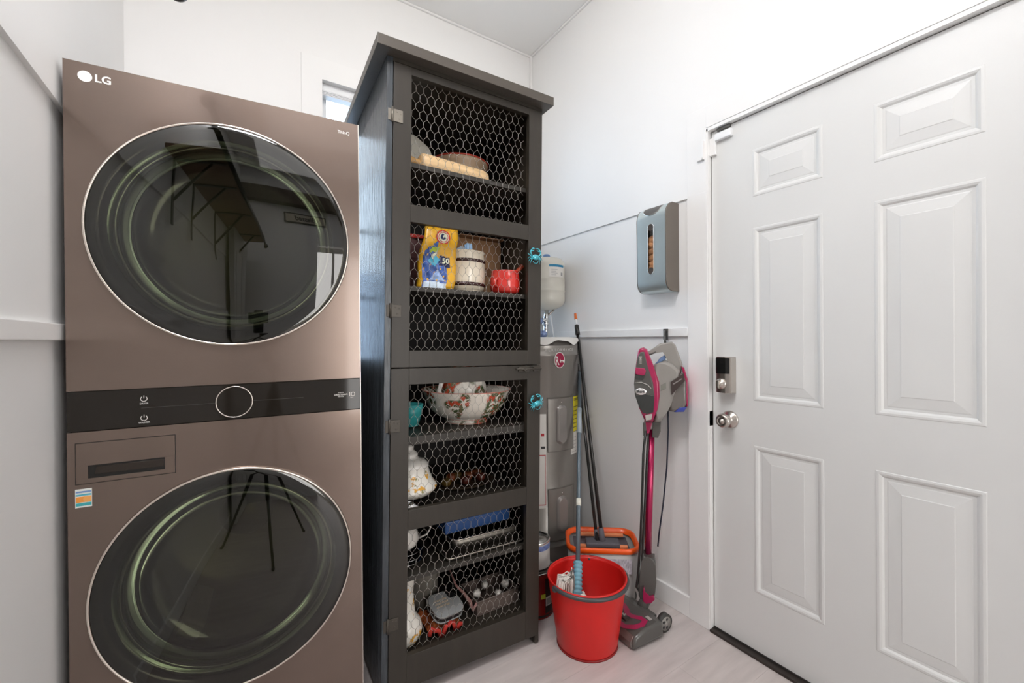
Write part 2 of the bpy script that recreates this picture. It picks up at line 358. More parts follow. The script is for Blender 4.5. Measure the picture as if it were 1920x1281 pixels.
DG = [(.016, .844), (.209, .944)]      # dispenser drawer
MB().holeplate(.0, W_, 1.0735, H_, CX, UC, RR-.012, 0, .022).build('upper_panel', TB, tower)
MB().holeplate(.0, W_, .028, .972, CX, LC, RR-.012, 0, .022).build('lower_panel', TB, tower)
MB().box((0, .0015, .9735), (W_, .022, 1.0725), bev=.001).build('control_panel', mat('panel_glass', (.016, .013, .010), .06, 0, spec=.4), tower)
for x in (W_-.0025,): MB().box((x, -.001, .03), (x+.003, .004, H_), bev=.0005).build('edge_trim', NICKEL, tower)
INK = mat('pale_ink', (.75, .72, .68), .5)
def powericon(x, z, nm):
    b = MB(); b.tube([(x+.0065*math.sin(a), -.0002, z+.0065*math.cos(a)) for a in [PI*.2+i*PI*1.6/20 for i in range(21)]], .0009, 5); b.tube([(x, -.0002, z+.001), (x, -.0002, z+.0085)], .0009, 5); b.build(nm, INK, tower)
powericon(.146, 1.046, 'power_icon'); powericon(.146, .996, 'power_icon')
text('DRYER', 'lettering', .0058, INK, tower, T(.146, .001, 1.0335) @ FX); text('WASHER', 'lettering', .0058, INK, tower, T(.146, .001, .984) @ FX)
b = MB(); b.tube([(.344+.0435*math.cos(a), 0, 1.0225+.0435*math.sin(a)) for a in [2*PI*i/64 for i in range(64)]], .0016, 8, closed=True); d_ = b.build('dial_ring', mat('warm_silver', (.78, .72, .66), .25, .9), tower)
MB().lathe([(0, .0012), (.042, .0012), (.042, 0), (0, 0)], 48, T(.344, .0012, 1.0225) @ FX, smooth=False).build('dial_face', mat('panel_glass', (0, 0, 0)), tower)
for x0_, x1_ in ((.14, .299), (.389, .52)): MB().box((x0_, .0005, 1.0217), (x1_, .0015, 1.0223)).build('divider_line', DGREY, tower)
text('INVERTER', 'lettering', .004, INK, tower, T(.626, .001, 1.029) @ FX); text('DIRECTDRIVE', 'lettering', .0065, INK, tower, T(.626, .001, 1.0225) @ FX, bold=.0001); text('MOTOR', 'lettering', .005, INK, tower, T(.626, .001, 1.0165) @ FX)
text('1', 'lettering', .018, INK, tower, T(.6525, .001, 1.0215) @ FX, bold=.0002)
b = MB(); b.tube([(.662+.005*math.cos(a), 0, 1.0225+.0062*math.sin(a)) for a in [2*PI*i/24 for i in range(24)]], .0011, 6, closed=True); b.build('zero_ring', INK, tower)
text('YEAR', 'lettering', .0042, INK, tower, T(.658, .001, 1.0115) @ FX)
LOGO = mat('logo_silver', (.85, .84, .82), .3, .2)
MB().lathe([(0, 0), (.0135, 0), (.0135, .0008), (0, .0008)], 36, T(.040, 0, 1.8545) @ FX).build('logo_disc', LOGO, tower)
text('LG', 'brand_lettering', .0262, LOGO, tower, T(.0735, 0, 1.8545) @ FX, bold=.0007)
text('ThinQ', 'lettering', .0135, LOGO, tower, T(.641, 0, 1.8535) @ FX, bold=.0001)
# dispenser drawer
b = MB(); (a0, c0), (a1, c1) = DG
hx0, hx1, hz0, hz1 = .038, .188, .856, .888
b.box((a0, -.0022, c0), (a1, .0, hz0), bev=.0012); b.box((a0, -.0022, hz1), (a1, 0, c1), bev=.0012); b.box((a0, -.0022, hz0-.0004), (hx0, 0, hz1+.0004)); b.box((hx1, -.0022, hz0-.0004), (a1, 0, hz1+.0004))
dr = b.build('dispenser_drawer', TBD, tower)
b = MB(); b.box((hx0, -.0012, hz0), (hx1, -.0006, hz1)); b.build('grip_recess', mat('recess_black', (.012, .011, .01), .3), dr)
MB().prism([(hx0+.012, hz0+.009), (hx1-.002, hz0+.009), (hx1-.002, hz1-.004), (hx0+.016, hz1-.004)], -.0032, -.001, bev=.0008).build('grip_bar', mat('grip_brown', (.045, .036, .03), .25, .5), dr)
b = MB(); g = .0016
for p0, p1 in (((a0-g, c0-g), (a1+g, c0)), ((a0-g, c1), (a1+g, c1+g)), ((a0-g, c0), (a0, c1)), ((a1, c0), (a1+g, c1))): b.box((p0[0], -.0005, p0[1]), (p1[0], .0005, p1[1]))
b.build('drawer_gap', mat('gap_dark', (.02, .017, .015), .6), dr)
# energy sticker
st = MB().box((.0140, -.0008, .7862), (.0445, 0, .8315)).build('energy_sticker', mat('sticker_white', (.75, .78, .74), .45), tower)
for z0, z1, c in ((.8225, .8265, (.18, .30, .55)), (.815, .819, (.10, .45, .55)), (.790, .7975, (.06, .42, .45)), (.799, .813, (.85, .33, .06))):
    MB().box((.0150, -.0011, z0), (.0435, -.0007, z1)).build('sticker_stripe', mat('sticker_%d' % int(z0*1e4), c, .45), st)
MB().lathe([(0, 0), (.0075, 0), (.0075, .0004), (0, .0004)], 20, T(.036, -.0011, .806) @ FX).build('sticker_badge', mat('sticker_orange', (.9, .42, .12), .45), st)
# doors
COVER = tinted('smoked_glass', (.42, .42, .34), .012, 1.66)
BOWL = tinted('bowl_glass', (.66, .68, .60), .08, 1.8, (.85, .92, .88))
def tower_door(cz, nm, lower):
    e = MB().m(mat('black_ring', (.014, .013, .011), .18, coat=.6))
    F = T(CX, 0, cz) @ FX
    e.lathe([(.266, -.012), (.266, -.002), (RR-.006, .002), (RR-.003, 0), (RR-.003, -.012)], 96, F)
    d = e.build(nm, None, tower)
    MB().lathe([(RR-.0005, .0), (RR+.0022, .002), (RR+.0022, .008), (RR, .0105), (RR-.0035, .0105), (RR-.0035, .0)], 120, F).build('chrome_ring', mat('champagne_chrome', (.82, .75, .68), .16, 1), d)
    MB().lathe([(0, .017)]+[(RR*.98*k_, .0175-.0085*k_**2.5) for k_ in (.2, .4, .6, .75, .88, .96, 1.0)]+[(RR-.003, .0075)], 96, F).build('glass_cover', COVER, d)
    MB().lathe([(.266, -.004), (.264, -.02), (.256, -.035), (.250, -.055), (.243, -.075), (.228, -.092), (.19, -.105), (.10, -.112), (0, -.114)], 80, F).build('glass_bowl', BOWL, d)
    MB().lathe([(.252, -.020), (.259, -.020), (.254, -.044), (.246, -.062), (.240, -.060), (.248, -.040)], 80, F).build('bowl_rim', mat('greenish_glass_edge', (.36, .39, .33), .18, .7, coat=1), d)
    s_ = MB().m(mat('drum_gasket', (.05, .05, .048), .6)); s_.lathe([(.30, -.02), (.285, -.05), (.268, -.08), (.262, -.12), (.27, -.13)], 64, F); s_.build('gasket', None, d)
    k = MB().m(mat('drum_steel', (.15, .14, .12), .38, 1)); k.lathe([(.27, -.13), (.285, -.16), (.285, -.50), (.25, -.53), (0, -.54)], 64, F); dr_ = k.build('drum', None, d)
    return d, F
d1, F1 = tower_door(UC, 'dryer_door', False)
d2, F2 = tower_door(LC, 'washer_door', True)
# washer agitator paddles and centre hub, seen dimly through the glass
for a in (0.5, 2.6, 4.7):
    b = MB(); R_ = Matrix.Rotation(a, 4, 'Z'); b.prism([(-.03, -.18), (.03, -.18), (.03, -.40), (-.03, -.40)], .225, .283, F2 @ R_, bev=.012); b.build('paddle', mat('paddle_grey', (.25, .25, .23), .4), d2)
MB().lathe([(0, -.50), (.035, -.50), (.045, -.51), (.075, -.512), (.09, -.53)], 40, F2).build('hub', mat('drum_steel', (0, 0, 0)), d2)
# ================================================================== CHICKEN-WIRE CABINET
X_ = Vector((0.99896034, -0.04190587, -0.01794795)).normalized(); Y_ = Vector((.0419, .9991, 0)); Z_ = X_.cross(Y_).normalized(); Y_ = Z_.cross(X_).normalized()
CW = .5847
O_ = Vector((.9797, 1.3343, 0)) - X_*CW
CM = Matrix(((X_.x, Y_.x, Z_.x, O_.x), (X_.y, Y_.y, Z_.y, O_.y), (X_.z, Y_.z, Z_.z, O_.z), (0, 0, 0, 1)))
CP = mat('cabinet_paint', (.029, .024, .018), .40, bump=(30, .12, (6, 6, 1)), var=(12, .12, (3, 3, .5)))
CS = mat('brushed_side_sheen_tint', (.040, .048, .056), .24, bump=(50, .8, (1, 3, .10)), var=(18, .45, (1, 3, .25)), coat=.15)  # brushed dark paint, with the window's blue reflection put into its colour
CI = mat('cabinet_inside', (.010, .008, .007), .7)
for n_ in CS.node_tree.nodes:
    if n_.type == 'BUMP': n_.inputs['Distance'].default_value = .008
cab = thing('wire_front_cabinet', 'tall dark grey cabinet with chicken wire doors beside the washer tower', 'cabinet', M=CM)
CD = .60; CT = 2.104
b = MB(); b.box((-.022, 0, .02), (-.002, CD, CT), bev=.0015); b.build('side_panel', CS, cab, label='side panel with brush marks and blue window sheen put into its colour')
b = MB(); b.box((CW-.020, .022, .008), (CW, CD, CT), bev=.0015); b.build('side_panel', CP, cab)
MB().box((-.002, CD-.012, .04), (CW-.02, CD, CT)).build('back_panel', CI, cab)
MB().box((-.002, .0, CT-.012), (CW, CD-.012, CT)).build('top_rail', CP, cab)
MB().box((-.002, .024, .100), (CW-.02, CD-.012, .118)).build('bottom_board', CP, cab)
MB().box((-.061, -.04, 2.105), (.612, CD+.02, 2.1385), bev=.0015).build('top_board', mat('top_board_paint', (.075, .064, .053), .42, bump=(30, .2, (1, 8, 8))), cab)
SHM = mat('shelf_paint', (.030, .026, .021), .5)
SH = {'a': 1.787, 'b': 1.368, 'c': .857, 'd': .585, 'e': .386}
for k_, z in SH.items():
    MB().box((-.002, .028, z-(.028 if k_ == 'c' else .016)), (CW-.02, CD-.012, z), bev=.001).build('shelf', SHM, cab)
WIRE = mat('galvanised_wire', (.42, .40, .37), .4, .8)
def hexmesh(x0, x1, z0, z1, y, par, seed):
    rnd = random.Random(seed); w = .0272; ph = .0294; b = MB(); r = .00062; sh = rnd.uniform(0, w)
    def jit(i, j, k): q_ = random.Random(i*7919+j*104729+k+seed); return (q_.uniform(-.0011, .0011), q_.uniform(-.002, .002), q_.uniform(-.0011, .0011))
    def seg(p, q2, t_=1):
        # clip to the opening
        (ax, ay, az), (bx, by, bz) = p, q2
        t0, t1 = 0, 1
        for a, d, lo, hi in ((ax, bx-ax, x0, x1), (az, bz-az, z0, z1)):
            if abs(d) < 1e-9:
                if a < lo or a > hi: return
            else:
                u, v = (lo-a)/d, (hi-a)/d
                if u > v: u, v = v, u
                t0 = max(t0, u); t1 = min(t1, v)
        if t1-t0 < .02: return
        A = Vector(p).lerp(Vector(q2), t0); B = Vector(p).lerp(Vector(q2), t1)
        b.tube([A, B], r*t_, 4)
    nr = int((z1-z0)/ph)+3; nc = int((x1-x0)/w)+3
    def top(i, j):   # upper vertex of vertical link j in row i
        a, c, d = jit(i, j, 0); return (x0-w+sh+j*w+(i % 2)*w/2+a, y+c, z0-ph+i*ph+.0079+d)
    def bot(i, j):
        a, c, d = jit(i, j, 1); return (x0-w+sh+j*w+(i % 2)*w/2+a, y+c, z0-ph+i*ph-.0079+d)
    for i in range(nr):
        for j in range(-1, nc):
            seg(bot(i, j), top(i, j), 1.45)
            if i % 2 == 0: L, R = j-1, j
            else: L, R = j, j+1
            seg(top(i, j), bot(i+1, L)); seg(top(i, j), bot(i+1, R))
    return b.build('wire_mesh', WIRE, par, kind=None)
HNG = mat('painted_hinge', (.060, .052, .042), .38, .3); HNS = mat('worn_hinge', (.22, .20, .17), .35, .7)
def cab_door(nm, z0, z1, ops, hinges, seed):
    e = MB(); s1, s2 = .060, .525
    e.box((0, 0, z0), (s1, .021, z1), bev=.0012); e.box((s2, 0, z0), (CW, .021, z1), bev=.0012)
    lv = [z0]+[v for o_ in ops for v in o_]+[z1]
    for i in range(0, len(lv), 2): e.box((s1, .0006, lv[i]), (s2, .0206, lv[i+1]), bev=.0012)
    d = e.build(nm, CP, cab)
    for i, (a, c) in enumerate(ops): hexmesh(s1-.004, s2-.010, a-.006, c+.006, .0265, d, seed+i)
    for z in hinges:
        h = MB(); h.box((-.001, -.003, z-.02), (.031, 0, z+.02), bev=.001); h.box((-.017, -.002, z-.019), (-.006, .0, z+.019), bev=.0006); h.cyl((-.004, -.0045, z-.024), (-.004, -.0045, z+.024), .0035, seg=10)
        for sx, sz in ((.012, .012), (.024, .008), (.018, -.010)): h.lathe([(0, .001), (.0025, .0008), (.003, 0)], 8, T(sx, -.003, z+sz) @ FX)
        h.build('hinge', HNS if z > 1.8 else HNG, d)
    return d
D1 = cab_door('upper_door', 1.094, 2.091, [(1.1498, 1.5771), (1.635, 2.0651)], (1.915, 1.279), 11)
D2 = cab_door('lower_door', .034, 1.0905, [(.1404, .5543), (.621, 1.0368)], (.904, .262), 31)
b = MB(); b.box((.484, -.006, 1.066), (.53, 0, 1.088), bev=.0015); b.cyl((.47, -.008, 1.078), (.583, -.008, 1.078), .0035); b.box((.550, -.006, 1.068), (.582, 0, 1.087), bev=.001); b.cyl((.505, -.008, 1.078), (.505, -.018, 1.070), .003); b.build('slide_bolt', HNG, D2)
TEAL = mat('teal_enamel', (.05, .42, .50), .18, .35, coat=1)
def crab(par, x, z, rot):
    b = MB(); M = T(x, -.014, z) @ Matrix.Rotation(rot, 4, 'Y') @ Matrix.Scale(1.12, 4)
    def P(a, c, d=0): return M @ Vector((a, d, c))
    b.sphere((0, 0, 0), .012, (1.15, .55, .85), M=M)
    for s_ in (-1, 1):
        b.tube([P(s_*.010, .004), P(s_*.019, .010), P(s_*.021, .019), P(s_*.015, .027)], .003, 7, rr=[.002, .0026, .0034, .0030])
        b.tube([P(s_*.015, .027), P(s_*.009, .031), P(s_*.002, .030)], .003, 7, rr=[.0036, .003, .0008]); b.tube([P(s_*.017, .021), P(s_*.010, .022), P(s_*.005, .026)], .003, 6, rr=[.0026, .002, .0006])
        for (dx, dz, ex, ez) in ((.024, .006, .031, .013), (.025, -.001, .031, -.008), (.022, -.007, .027, -.016), (.017, -.011, .020, -.022)):
            b.tube([P(s_*.009, -.002), P(s_*dx, dz), P(s_*ex, ez, .004)], .002, 6, rr=[.0018, .0018, .0008])
    b.tube([P(.010*math.cos(a), -.013+.008*math.sin(a)) for a in [PI+i*PI/8 for i in range(9)]], .0014, 6)
    b.cyl(P(0, 0, 0), P(0, 0, .014), .005)
    b.build('crab_knob', TEAL, par, label='teal crab shaped knob')
crab(D1, .549, 1.510, 0); crab(D2, .561, .943, -.28)
b = MB(); b.box((CW-.018, .0, .006), (CW, .021, .034)); b.build('foot', CP, cab)
for x, g in ((.545, .004), (.02, .012)):
    for yy in (.05, .55):
        e = MB().m(HNG); e.box((x-.016, yy-.014, .052), (x+.016, yy+.014, .058)); e.box((x-.014, yy-.010, .018), (x-.011, yy+.012, .052)); e.box((x+.011, yy-.010, .018), (x+.014, yy+.012, .052))
        c_ = e.build('caster', None, cab); MB().cyl((x-.009, yy, .020-g*.3), (x+.009, yy, .020-g*.3), .019, seg=20).build('wheel', mat('caster_wheel', (.05, .045, .04), .4), c_)
MB().box((CW-.045, .045, .012), (CW-.024, .06, .05)).build('wooden_block', mat('raw_pine', (.55, .36, .12), .6), cab)
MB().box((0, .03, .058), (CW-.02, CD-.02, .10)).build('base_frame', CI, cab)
def CL(a, d, z, rz=0, rx=0, ry=0):
    return CM @ T(a, d, z) @ Matrix.Rotation(rz, 4, 'Z') @ Matrix.Rotation(rx, 4, 'X') @ Matrix.Rotation(ry, 4, 'Y')
CREAM = mat('cream_glaze', (.78, .70, .56), .2, coat=.5); CHINA = mat('white_china', (.75, .72, .67), .18, coat=.5)
# ---- shelf a: plate, rolling pin, shallow dish
o = thing('scalloped_plate', 'pale scalloped plate leaning at the left of the top cabinet shelf', 'plate', M=CL(.125, .27, 1.789, 0, -.20))
MB().lathe([(0, .004), (.06, .004), (.078, .011), (.112, .020), (.110, .024), (.076, .016), (.058, .009), (0, .009)], 64, T(0, 0, .114) @ FX, wob=lambda t, r, z: 1+(.045*abs(math.cos(5*t)) if r > .09 else 0)).build('plate_body', mat('grey_cream_glaze', (.74, .71, .62), .3), o)
b = MB(); b.tube([(.035*math.cos(a), -.006, .114+.035*math.sin(a)) for a in [2*PI*i/20 for i in range(20)]], .0015, 5, closed=True); b.sphere((0, -.006, .114), .012, (1, .3, 1)); b.build('plate_motif', mat('dull_print', (.25, .24, .18), .4), o)
WOOD = mat('pale_maple', (.72, .50, .27), .45, bump=(30, .1, (1, 8, 8)), var=(10, .12, (1, 8, 8)))
o = thing('rolling_pin', 'pale wooden rolling pin lying on the top cabinet shelf', 'rolling pin', M=CL(.245, .115, 1.788+.036, .10, 0, 0))

MB().lathe([(0, -.125), (.024, -.125), (.034, -.118), (.036, -.10), (.036, .135), (.031, .154), (.016, .163), (0, .163)], 32, T(.0, 0, 0) @ Matrix.Rotation(PI/2, 4, 'Y')).build('barrel', WOOD, o)
MB().lathe([(0, -.19), (.012, -.187), (.017, -.165), (.011, -.135), (.013, -.125)], 20, Matrix.Rotation(PI/2, 4, 'Y')).build('handle', mat('honey_maple', (.55, .32, .12), .4), o)
o = thing('red_rimmed_dish', 'shallow tan dish with a red rim behind the rolling pin', 'dish', M=CL(.362, .30, 1.789))
MB().lathe([(0, .004), (.06, .004), (.085, .07), (.120, .146), (.124, .146), (.115, .130), (.09, .06), (.064, 0), (0, 0)], 48).build('bowl_body', mat('tan_stoneware', (.42, .30, .20), .4), o)
MB().tube([(.1225*math.cos(a), .1225*math.sin(a), .147) for a in [2*PI*i/48 for i in range(48)]], .0035, 6, closed=True).build('rim', mat('brick_red_glaze', (.45, .05, .03), .3), o)
o = MB().sphere((0, 0, .012), .012, (1.6, 1, .9)).sphere((.012, 0, .016), .008).build('pepper_shaker', CHINA); o.matrix_world = CL(.447, .10, 1.789); o['label'] = 'tiny white china ornament at the right end of the top shelf'; o['category'] = 'ornament'; o.name = 'china_ornament'
# ---- shelf b
o = thing('detergent_bag', 'yellow and blue laundry booster bag standing beside the banded crock', 'bag', M=CL(.178, .095, 1.369, -.1, -.05))
YL = mat('bag_yellow', (.75, .40, .02), .32, coat=.3, bump=(20, 1.0), var=(10, .2))
def bagp(u, v):   # u -1..1, v 0..1
    w2 = .066+.004*math.sin(v*5); th = .038*(1-v)**.6*(1-.55*abs(u)**2)+.003
    return (u*w2+v*.028+.004*math.sin(9*v), th, v*.232)
b = MB(); N1, N2 = 12, 18; G = {}
for sd in (-1, 1):
    for i in range(N1+1):
        for j in range(N2+1):
            x, th, z = bagp(-1+2*i/N1, j/N2); G[sd, i, j] = b.bm.verts.new((x, sd*th+.003*math.sin(7*x*30+z*60)*(j > 2), z))
    for i in range(N1):
        for j in range(N2): b._f([G[sd, i, j], G[sd, i+1, j], G[sd, i+1, j+1], G[sd, i, j+1]], True)
for j in range(N2):
    for i in (0, N1): b._f([G[-1, i, j], G[1, i, j], G[1, i, j+1], G[-1, i, j+1]], True)
for i in range(N1):
    for j in (0, N2): b._f([G[-1, i, j], G[1, i, j], G[1, i+1, j], G[-1, i+1, j]], True)
b.build('pouch', YL, o)
def inpoly(p, P):
    c = False
    for (ax, ay), (bx, by) in zip(P, P[1:]+P[:1]):
        if (ay > p[1]) != (by > p[1]) and p[0] < (bx-ax)*(p[1]-ay)/(by-ay)+ax: c = not c
    return c
def bagpatch(pts, mm, nm, off=.0035):
    """print lying on the curved front of the pouch"""
    b = MB(); V = {}; du, dv = .05, .02
    def vert(i, j):
        if (i, j) not in V:
            u, v = i*du, min(max(j*dv, 0), 1); x, th, z = bagp(u, v); V[i, j] = b.bm.verts.new((x, -th+.003*math.sin(210*x+60*z)*(v > .1)-off*.45, z))
        return V[i, j]
    for i in range(-20, 20):
        for j in range(0, 50):
            if inpoly(((i+.5)*du, (j+.5)*dv), pts): b._f([vert(i, j), vert(i+1, j), vert(i+1, j+1), vert(i, j+1)], True)
    return b.build(nm, mm, o)
BL = mat('bag_blue', (.06, .12, .36), .3, var=(40, .7)); BL2 = mat('bag_light_blue', (.30, .42, .68), .3, var=(60, .5))
bagpatch([(-.8, .0), (.45, .0), (.42, .2), (.35, .42), (-.1, .5), (-.15, .78), (-.75, .60), (-.85, .3)], BL, 'print_panel', .0045)
bagpatch([(-.75, .0), (.5, .0), (.42, .08), (-.74, .11)], mat('bag_white', (.6, .7, .8), .35, var=(60, .2)), 'print_band', .006)
bagpatch([(-.5, .12), (-.1, .30), (.3, .12)], BL2, 'print_star', .006)
bagpatch([(-.55, .42), (-.25, .56), (.05, .46), (-.2, .34)], mat('bag_cyan', (.10, .45, .62), .3), 'print_splash', .006)
bagpatch([(-.5, .56), (-.05, .60), (-.0, .66), (-.45, .67)], mat('bag_green', (.45, .60, .06), .3), 'print_scoop', .0065)
bagpatch([(-.35, .44), (-.1, .55), (-.12, .6), (-.4, .52)], mat('bag_pale', (.75, .78, .60), .3), 'print_powder', .007)
bagpatch([(.0, .36), (.62, .34), (.62, .49), (.05, .53)], mat('bag_navy', (.02, .03, .10), .3), 'print_tag', .0065)
x, th, z = bagp(.35, .43); text('50', 'lettering', .026, mat('bag_pale', (0, 0, 0)), o, T(x, -th-.010, z) @ FX, bold=.0008)
x, th, z = bagp(.05, .83); Lg = T(x, -th-.004, z) @ FX
RDK = mat('emblem_red', (.62, .03, .03), .35)
MB().lathe([(0, .0), (.026, .0), (.026, .001), (0, .001)], 32, Lg).build('emblem', RDK, o)
MB().lathe([(0, .0012), (.0215, .0012), (.0215, .002), (0, .002)], 32, Lg).build('emblem_ring', mat('bag_pale', (0, 0, 0)), o)
MB().lathe([(.0185, .0022), (.0185, .003), (.0165, .003), (.0165, .0022)], 32, Lg).build('emblem_line', RDK, o)
MB().prism([(x-.010, z-.006), (x+.001, z-.010), (x+.010, z-.004), (x+.006, z+.001), (x-.001, z-.003), (x-.002, z+.004), (x+.004, z+.010), (x-.004, z+.012), (x-.010, z+.003)], -th-.0075, -th-.0065).build('emblem_arm', mat('bag_navy', (0, 0, 0)), o)
o = thing('banded_crock', 'cream ceramic crock with two dark brown bands on the middle cabinet shelf', 'crock', M=CL(.3265, .150, 1.369))
MB().lathe([(0, .004), (.064, .004), (.067, .008), (.066, .012), (.0745, .018), (.077, .05), (.078, .08), (.077, .12), (.0745, .145), (.072, .151), (.076, .156), (.076, .160), (.071, .162), (.069, .158), (.069, .012), (0, .012)], 64).build('crock_body', CREAM, o)
for z in (.032, .122): MB().lathe([(.0762, z-.0065), (.0790, z-.0045), (.0790, z+.0045), (.0762, z+.0065)], 64).build('band', mat('dark_brown_glaze', (.05, .02, .018), .25), o)
o = thing('packet', 'light blue folded packet sticking up out of the crock', 'packet', M=CL(.345, .150, 1.51, .15, -.12))
MB().box((-.013, -.006, 0), (.013, .006, .062), bev=.003).box((-.016, .004, .0), (.010, .010, .058), bev=.002).build('packet_body', mat('light_blue_foil', (.30, .47, .68), .35, bump=(30, .4)), o)
o = thing('grey_packet', 'grey blue packet slumped over the left of the crock mouth', 'packet', M=CL(.29, .155, 1.51, -.2, -.3))
MB().prism([(-.025, 0), (.03, 0), (.038, .045), (.02, .050), (-.02, .022)], -.008, .008, bev=.004).build('packet_body', mat('grey_foil', (.22, .26, .30), .4, bump=(30, .5)), o)
o = thing('cardboard_box', 'brown cardboard box standing behind the crock and red pot', 'box', M=CL(.452, .35, 1.369, .0))
CB = mat('cardboard', (.40, .22, .11), .75, bump=(60, .1), var=(6, .1))
b = MB(); b.box((-.105, -.07, 0), (.105, -.066, .255)); b.box((-.105, .066, 0), (.105, .07, .255)); b.box((-.105, -.066, 0), (-.101, .066, .255)); b.box((.101, -.066, 0), (.105, .066, .255)); b.box((-.1, -.066, 0), (.1, .066, .004)); b.build('carton', CB, o)
MB().box((-.104, -.125, .250), (.104, -.070, .253), M=Matrix.Rotation(-.1, 4, 'X')).build('flap', CB, o); MB().box((-.02, -.0725, .10), (.055, -.070, .135)).build('tape_label', mat('darker_print', (.2, .09, .04), .7), o)
RED = mat('red_glaze', (.62, .03, .022), .16, coat=.8)
o = thing('red_pot', 'glossy red stoneware pot on the right of the middle cabinet shelf', 'pot', M=CL(.470, .085, 1.369))
MB().lathe([(0, .003), (.045, .003), (.056, .012), (.060, .03), (.059, .06), (.055, .086), (.057, .091), (.052, .091), (.052, .02), (0, .014)], 48).build('pot_body', RED, o)
MB().tube([(-.050, -.025, .055), (-.064, -.034, .050), (-.065, -.034, .032), (-.052, -.026, .025)], .006, 8).build('lug_handle', RED, o)
o = thing('red_spoon', 'orange red spoon handle resting in the red pot', 'spoon', M=CL(.470, .085, 1.369))
MB().tube([(.0, .0, .02), (.035, .0, .07), (.056, 0, .098), (.080, 0, .122)], .009, 10, rr=[.006, .007, .009, .010]).build('spoon_handle', mat('orange_red_plastic', (.70, .12, .06), .3), o)
o = thing('red_basket', 'red rimmed pinkish container behind the left of the laundry bag', 'container', M=CL(.10, .24, 1.369))
MB().box((-.07, -.05, .0), (.06, .05, .02), bev=.004).prism([(-.062, .01), (.050, .01), (.062, .205), (-.075, .205)], -.055, .055).build('tub', mat('dull_pink', (.14, .055, .055), .5), o)
MB().box((-.082, -.064, .202), (.070, .064, .216), bev=.004).build('rim', mat('red_plastic_rim', (.60, .03, .02), .3), o)
o = MB().lathe([(0, 0), (.03, 0), (.033, .01), (.033, .07), (.022, .095), (0, .098)], 24).build('green_bottle', mat('dark_green_plastic', (.05, .14, .03), .3)); o.matrix_world = CL(.055, .105, 1.369); o['label'] = 'dark green bottle at the far left of the middle shelf'; o['category'] = 'bottle'
# ---- shelf c
FLOR = blotch('floral_china', (.75, .70, .62), [((.07, .10, .04), 5.5, .47), ((.16, .13, .07), 8, .54), ((.50, .07, .03), 4.0, .56)], .2, 9, .51)
PINK = mat('rose_rim', (.62, .22, .17), .3)
o = thing('floral_wash_bowl', 'large cream bowl with green and red floral print on the third shelf', 'bowl', M=CL(.360, .205, .858))
MB().lathe([(0, .004), (.078, .0), (.086, .0), (.084, .009), (.080, .016), (.112, .028), (.142, .052), (.160, .085), (.168, .110), (.180, .130), (.179, .133), (.162, .112), (.153, .087), (.134, .056), (.09, .028), (0, .020)], 80).build('bowl_body', FLOR, o)
for r, z in ((.1795, .1315), (.086, .003), (.0815, .016)): MB().tube([(r*math.cos(a), r*math.sin(a), z) for a in [2*PI*i/64 for i in range(64)]], .0016 if r > .1 else .0012, 6, closed=True).build('rim_line', PINK, o)
o = thing('floral_pitcher', 'floral china pitcher standing inside the large floral bowl', 'pitcher', M=CL(.355, .215, .880))
MB().lathe([(0, 0), (.058, 0), (.060, .006), (.066, .02), (.088, .06), (.094, .095), (.088, .13), (.072, .17), (.055, .20), (0, .2)], 56).build('pitcher_body', blotch('pitcher_china', (.75, .70, .62), [((.07, .10, .04), 5.5, .46), ((.16, .13, .07), 8, .52), ((.50, .07, .03), 3.0, .52)], .2, 11, .44), o)
MB().tube([(-.070, -.02, .165), (-.105, -.03, .155), (-.120, -.03, .11), (-.108, -.03, .075), (-.085, -.025, .06)], .009, 10, rr=[.008, .009, .009, .008, .007]).build('handle', CHINA, o)
o = thing('teal_mug', 'teal cup at the left end of the third shelf', 'cup', M=CL(.125, .20, .858))
MB().lathe([(0, .003), (.030, .003), (.033, .006), (.044, .05), (.050, .085), (.047, .085), (.040, .045), (.028, .010), (0, .010)], 40).build('cup_body', mat('teal_glaze', (.04, .33, .33), .3), o)
o = MB().lathe([(0, 0), (.016, 0), (.02, .01), (.008, .03), (.014, .045), (.009, .06), (0, .064)], 20).build('white_figurine', CHINA); o.matrix_world = CM @ T(.085, .34, .858) @ Matrix.Diagonal((1.5, 1.5, 2.4, 1)); o['label'] = 'white china figurine behind the teal cup'; o['category'] = 'figurine'
# ---- shelf d
GOLDF = blotch('gold_floral_china', (.76, .73, .66), [((.65, .33, .04), 2.2, .56), ((.28, .25, .10), 3.5, .62)], .2, 18, .50)
o = thing('lidded_tureen', 'white lidded china tureen with gold flowers on a silver stand', 'tureen', M=CL(.101, .135, .586))
MB().lathe([(0, 0), (.045, 0), (.05, .006), (.018, .014), (.016, .028), (.04, .036), (0, .036)], 32).build('silver_stand', CHROME, o)
MB().lathe([(0, .036), (.055, .038), (.082, .048), (.100, .064), (.103, .072), (.097, .082), (.086, .096), (.077, .118), (.071, .140), (.073, .146)], 56).build('tureen_body', GOLDF, o)
MB().lathe([(.073, .146), (.071, .152), (.058, .164), (.038, .172), (.030, .178), (.034, .184), (.032, .190), (.022, .198), (.016, .206), (.017, .212), (.010, .220), (0, .223)], 48).build('lid', CHINA, o)
rnd = random.Random(5)
bk = thing('gourd_basket', 'low woven tray holding small autumn gourds at the back of the fourth shelf', 'tray', M=CL(.37, .26, .586))
MB().lathe([(0, .002), (.10, .002), (.125, .016), (.128, .016), (.103, 0), (0, 0)], 40, sx=1.1, sy=.8).build('tray_body', mat('woven_tan', (.05, .03, .015), .7, bump=(90, .8)), bk)
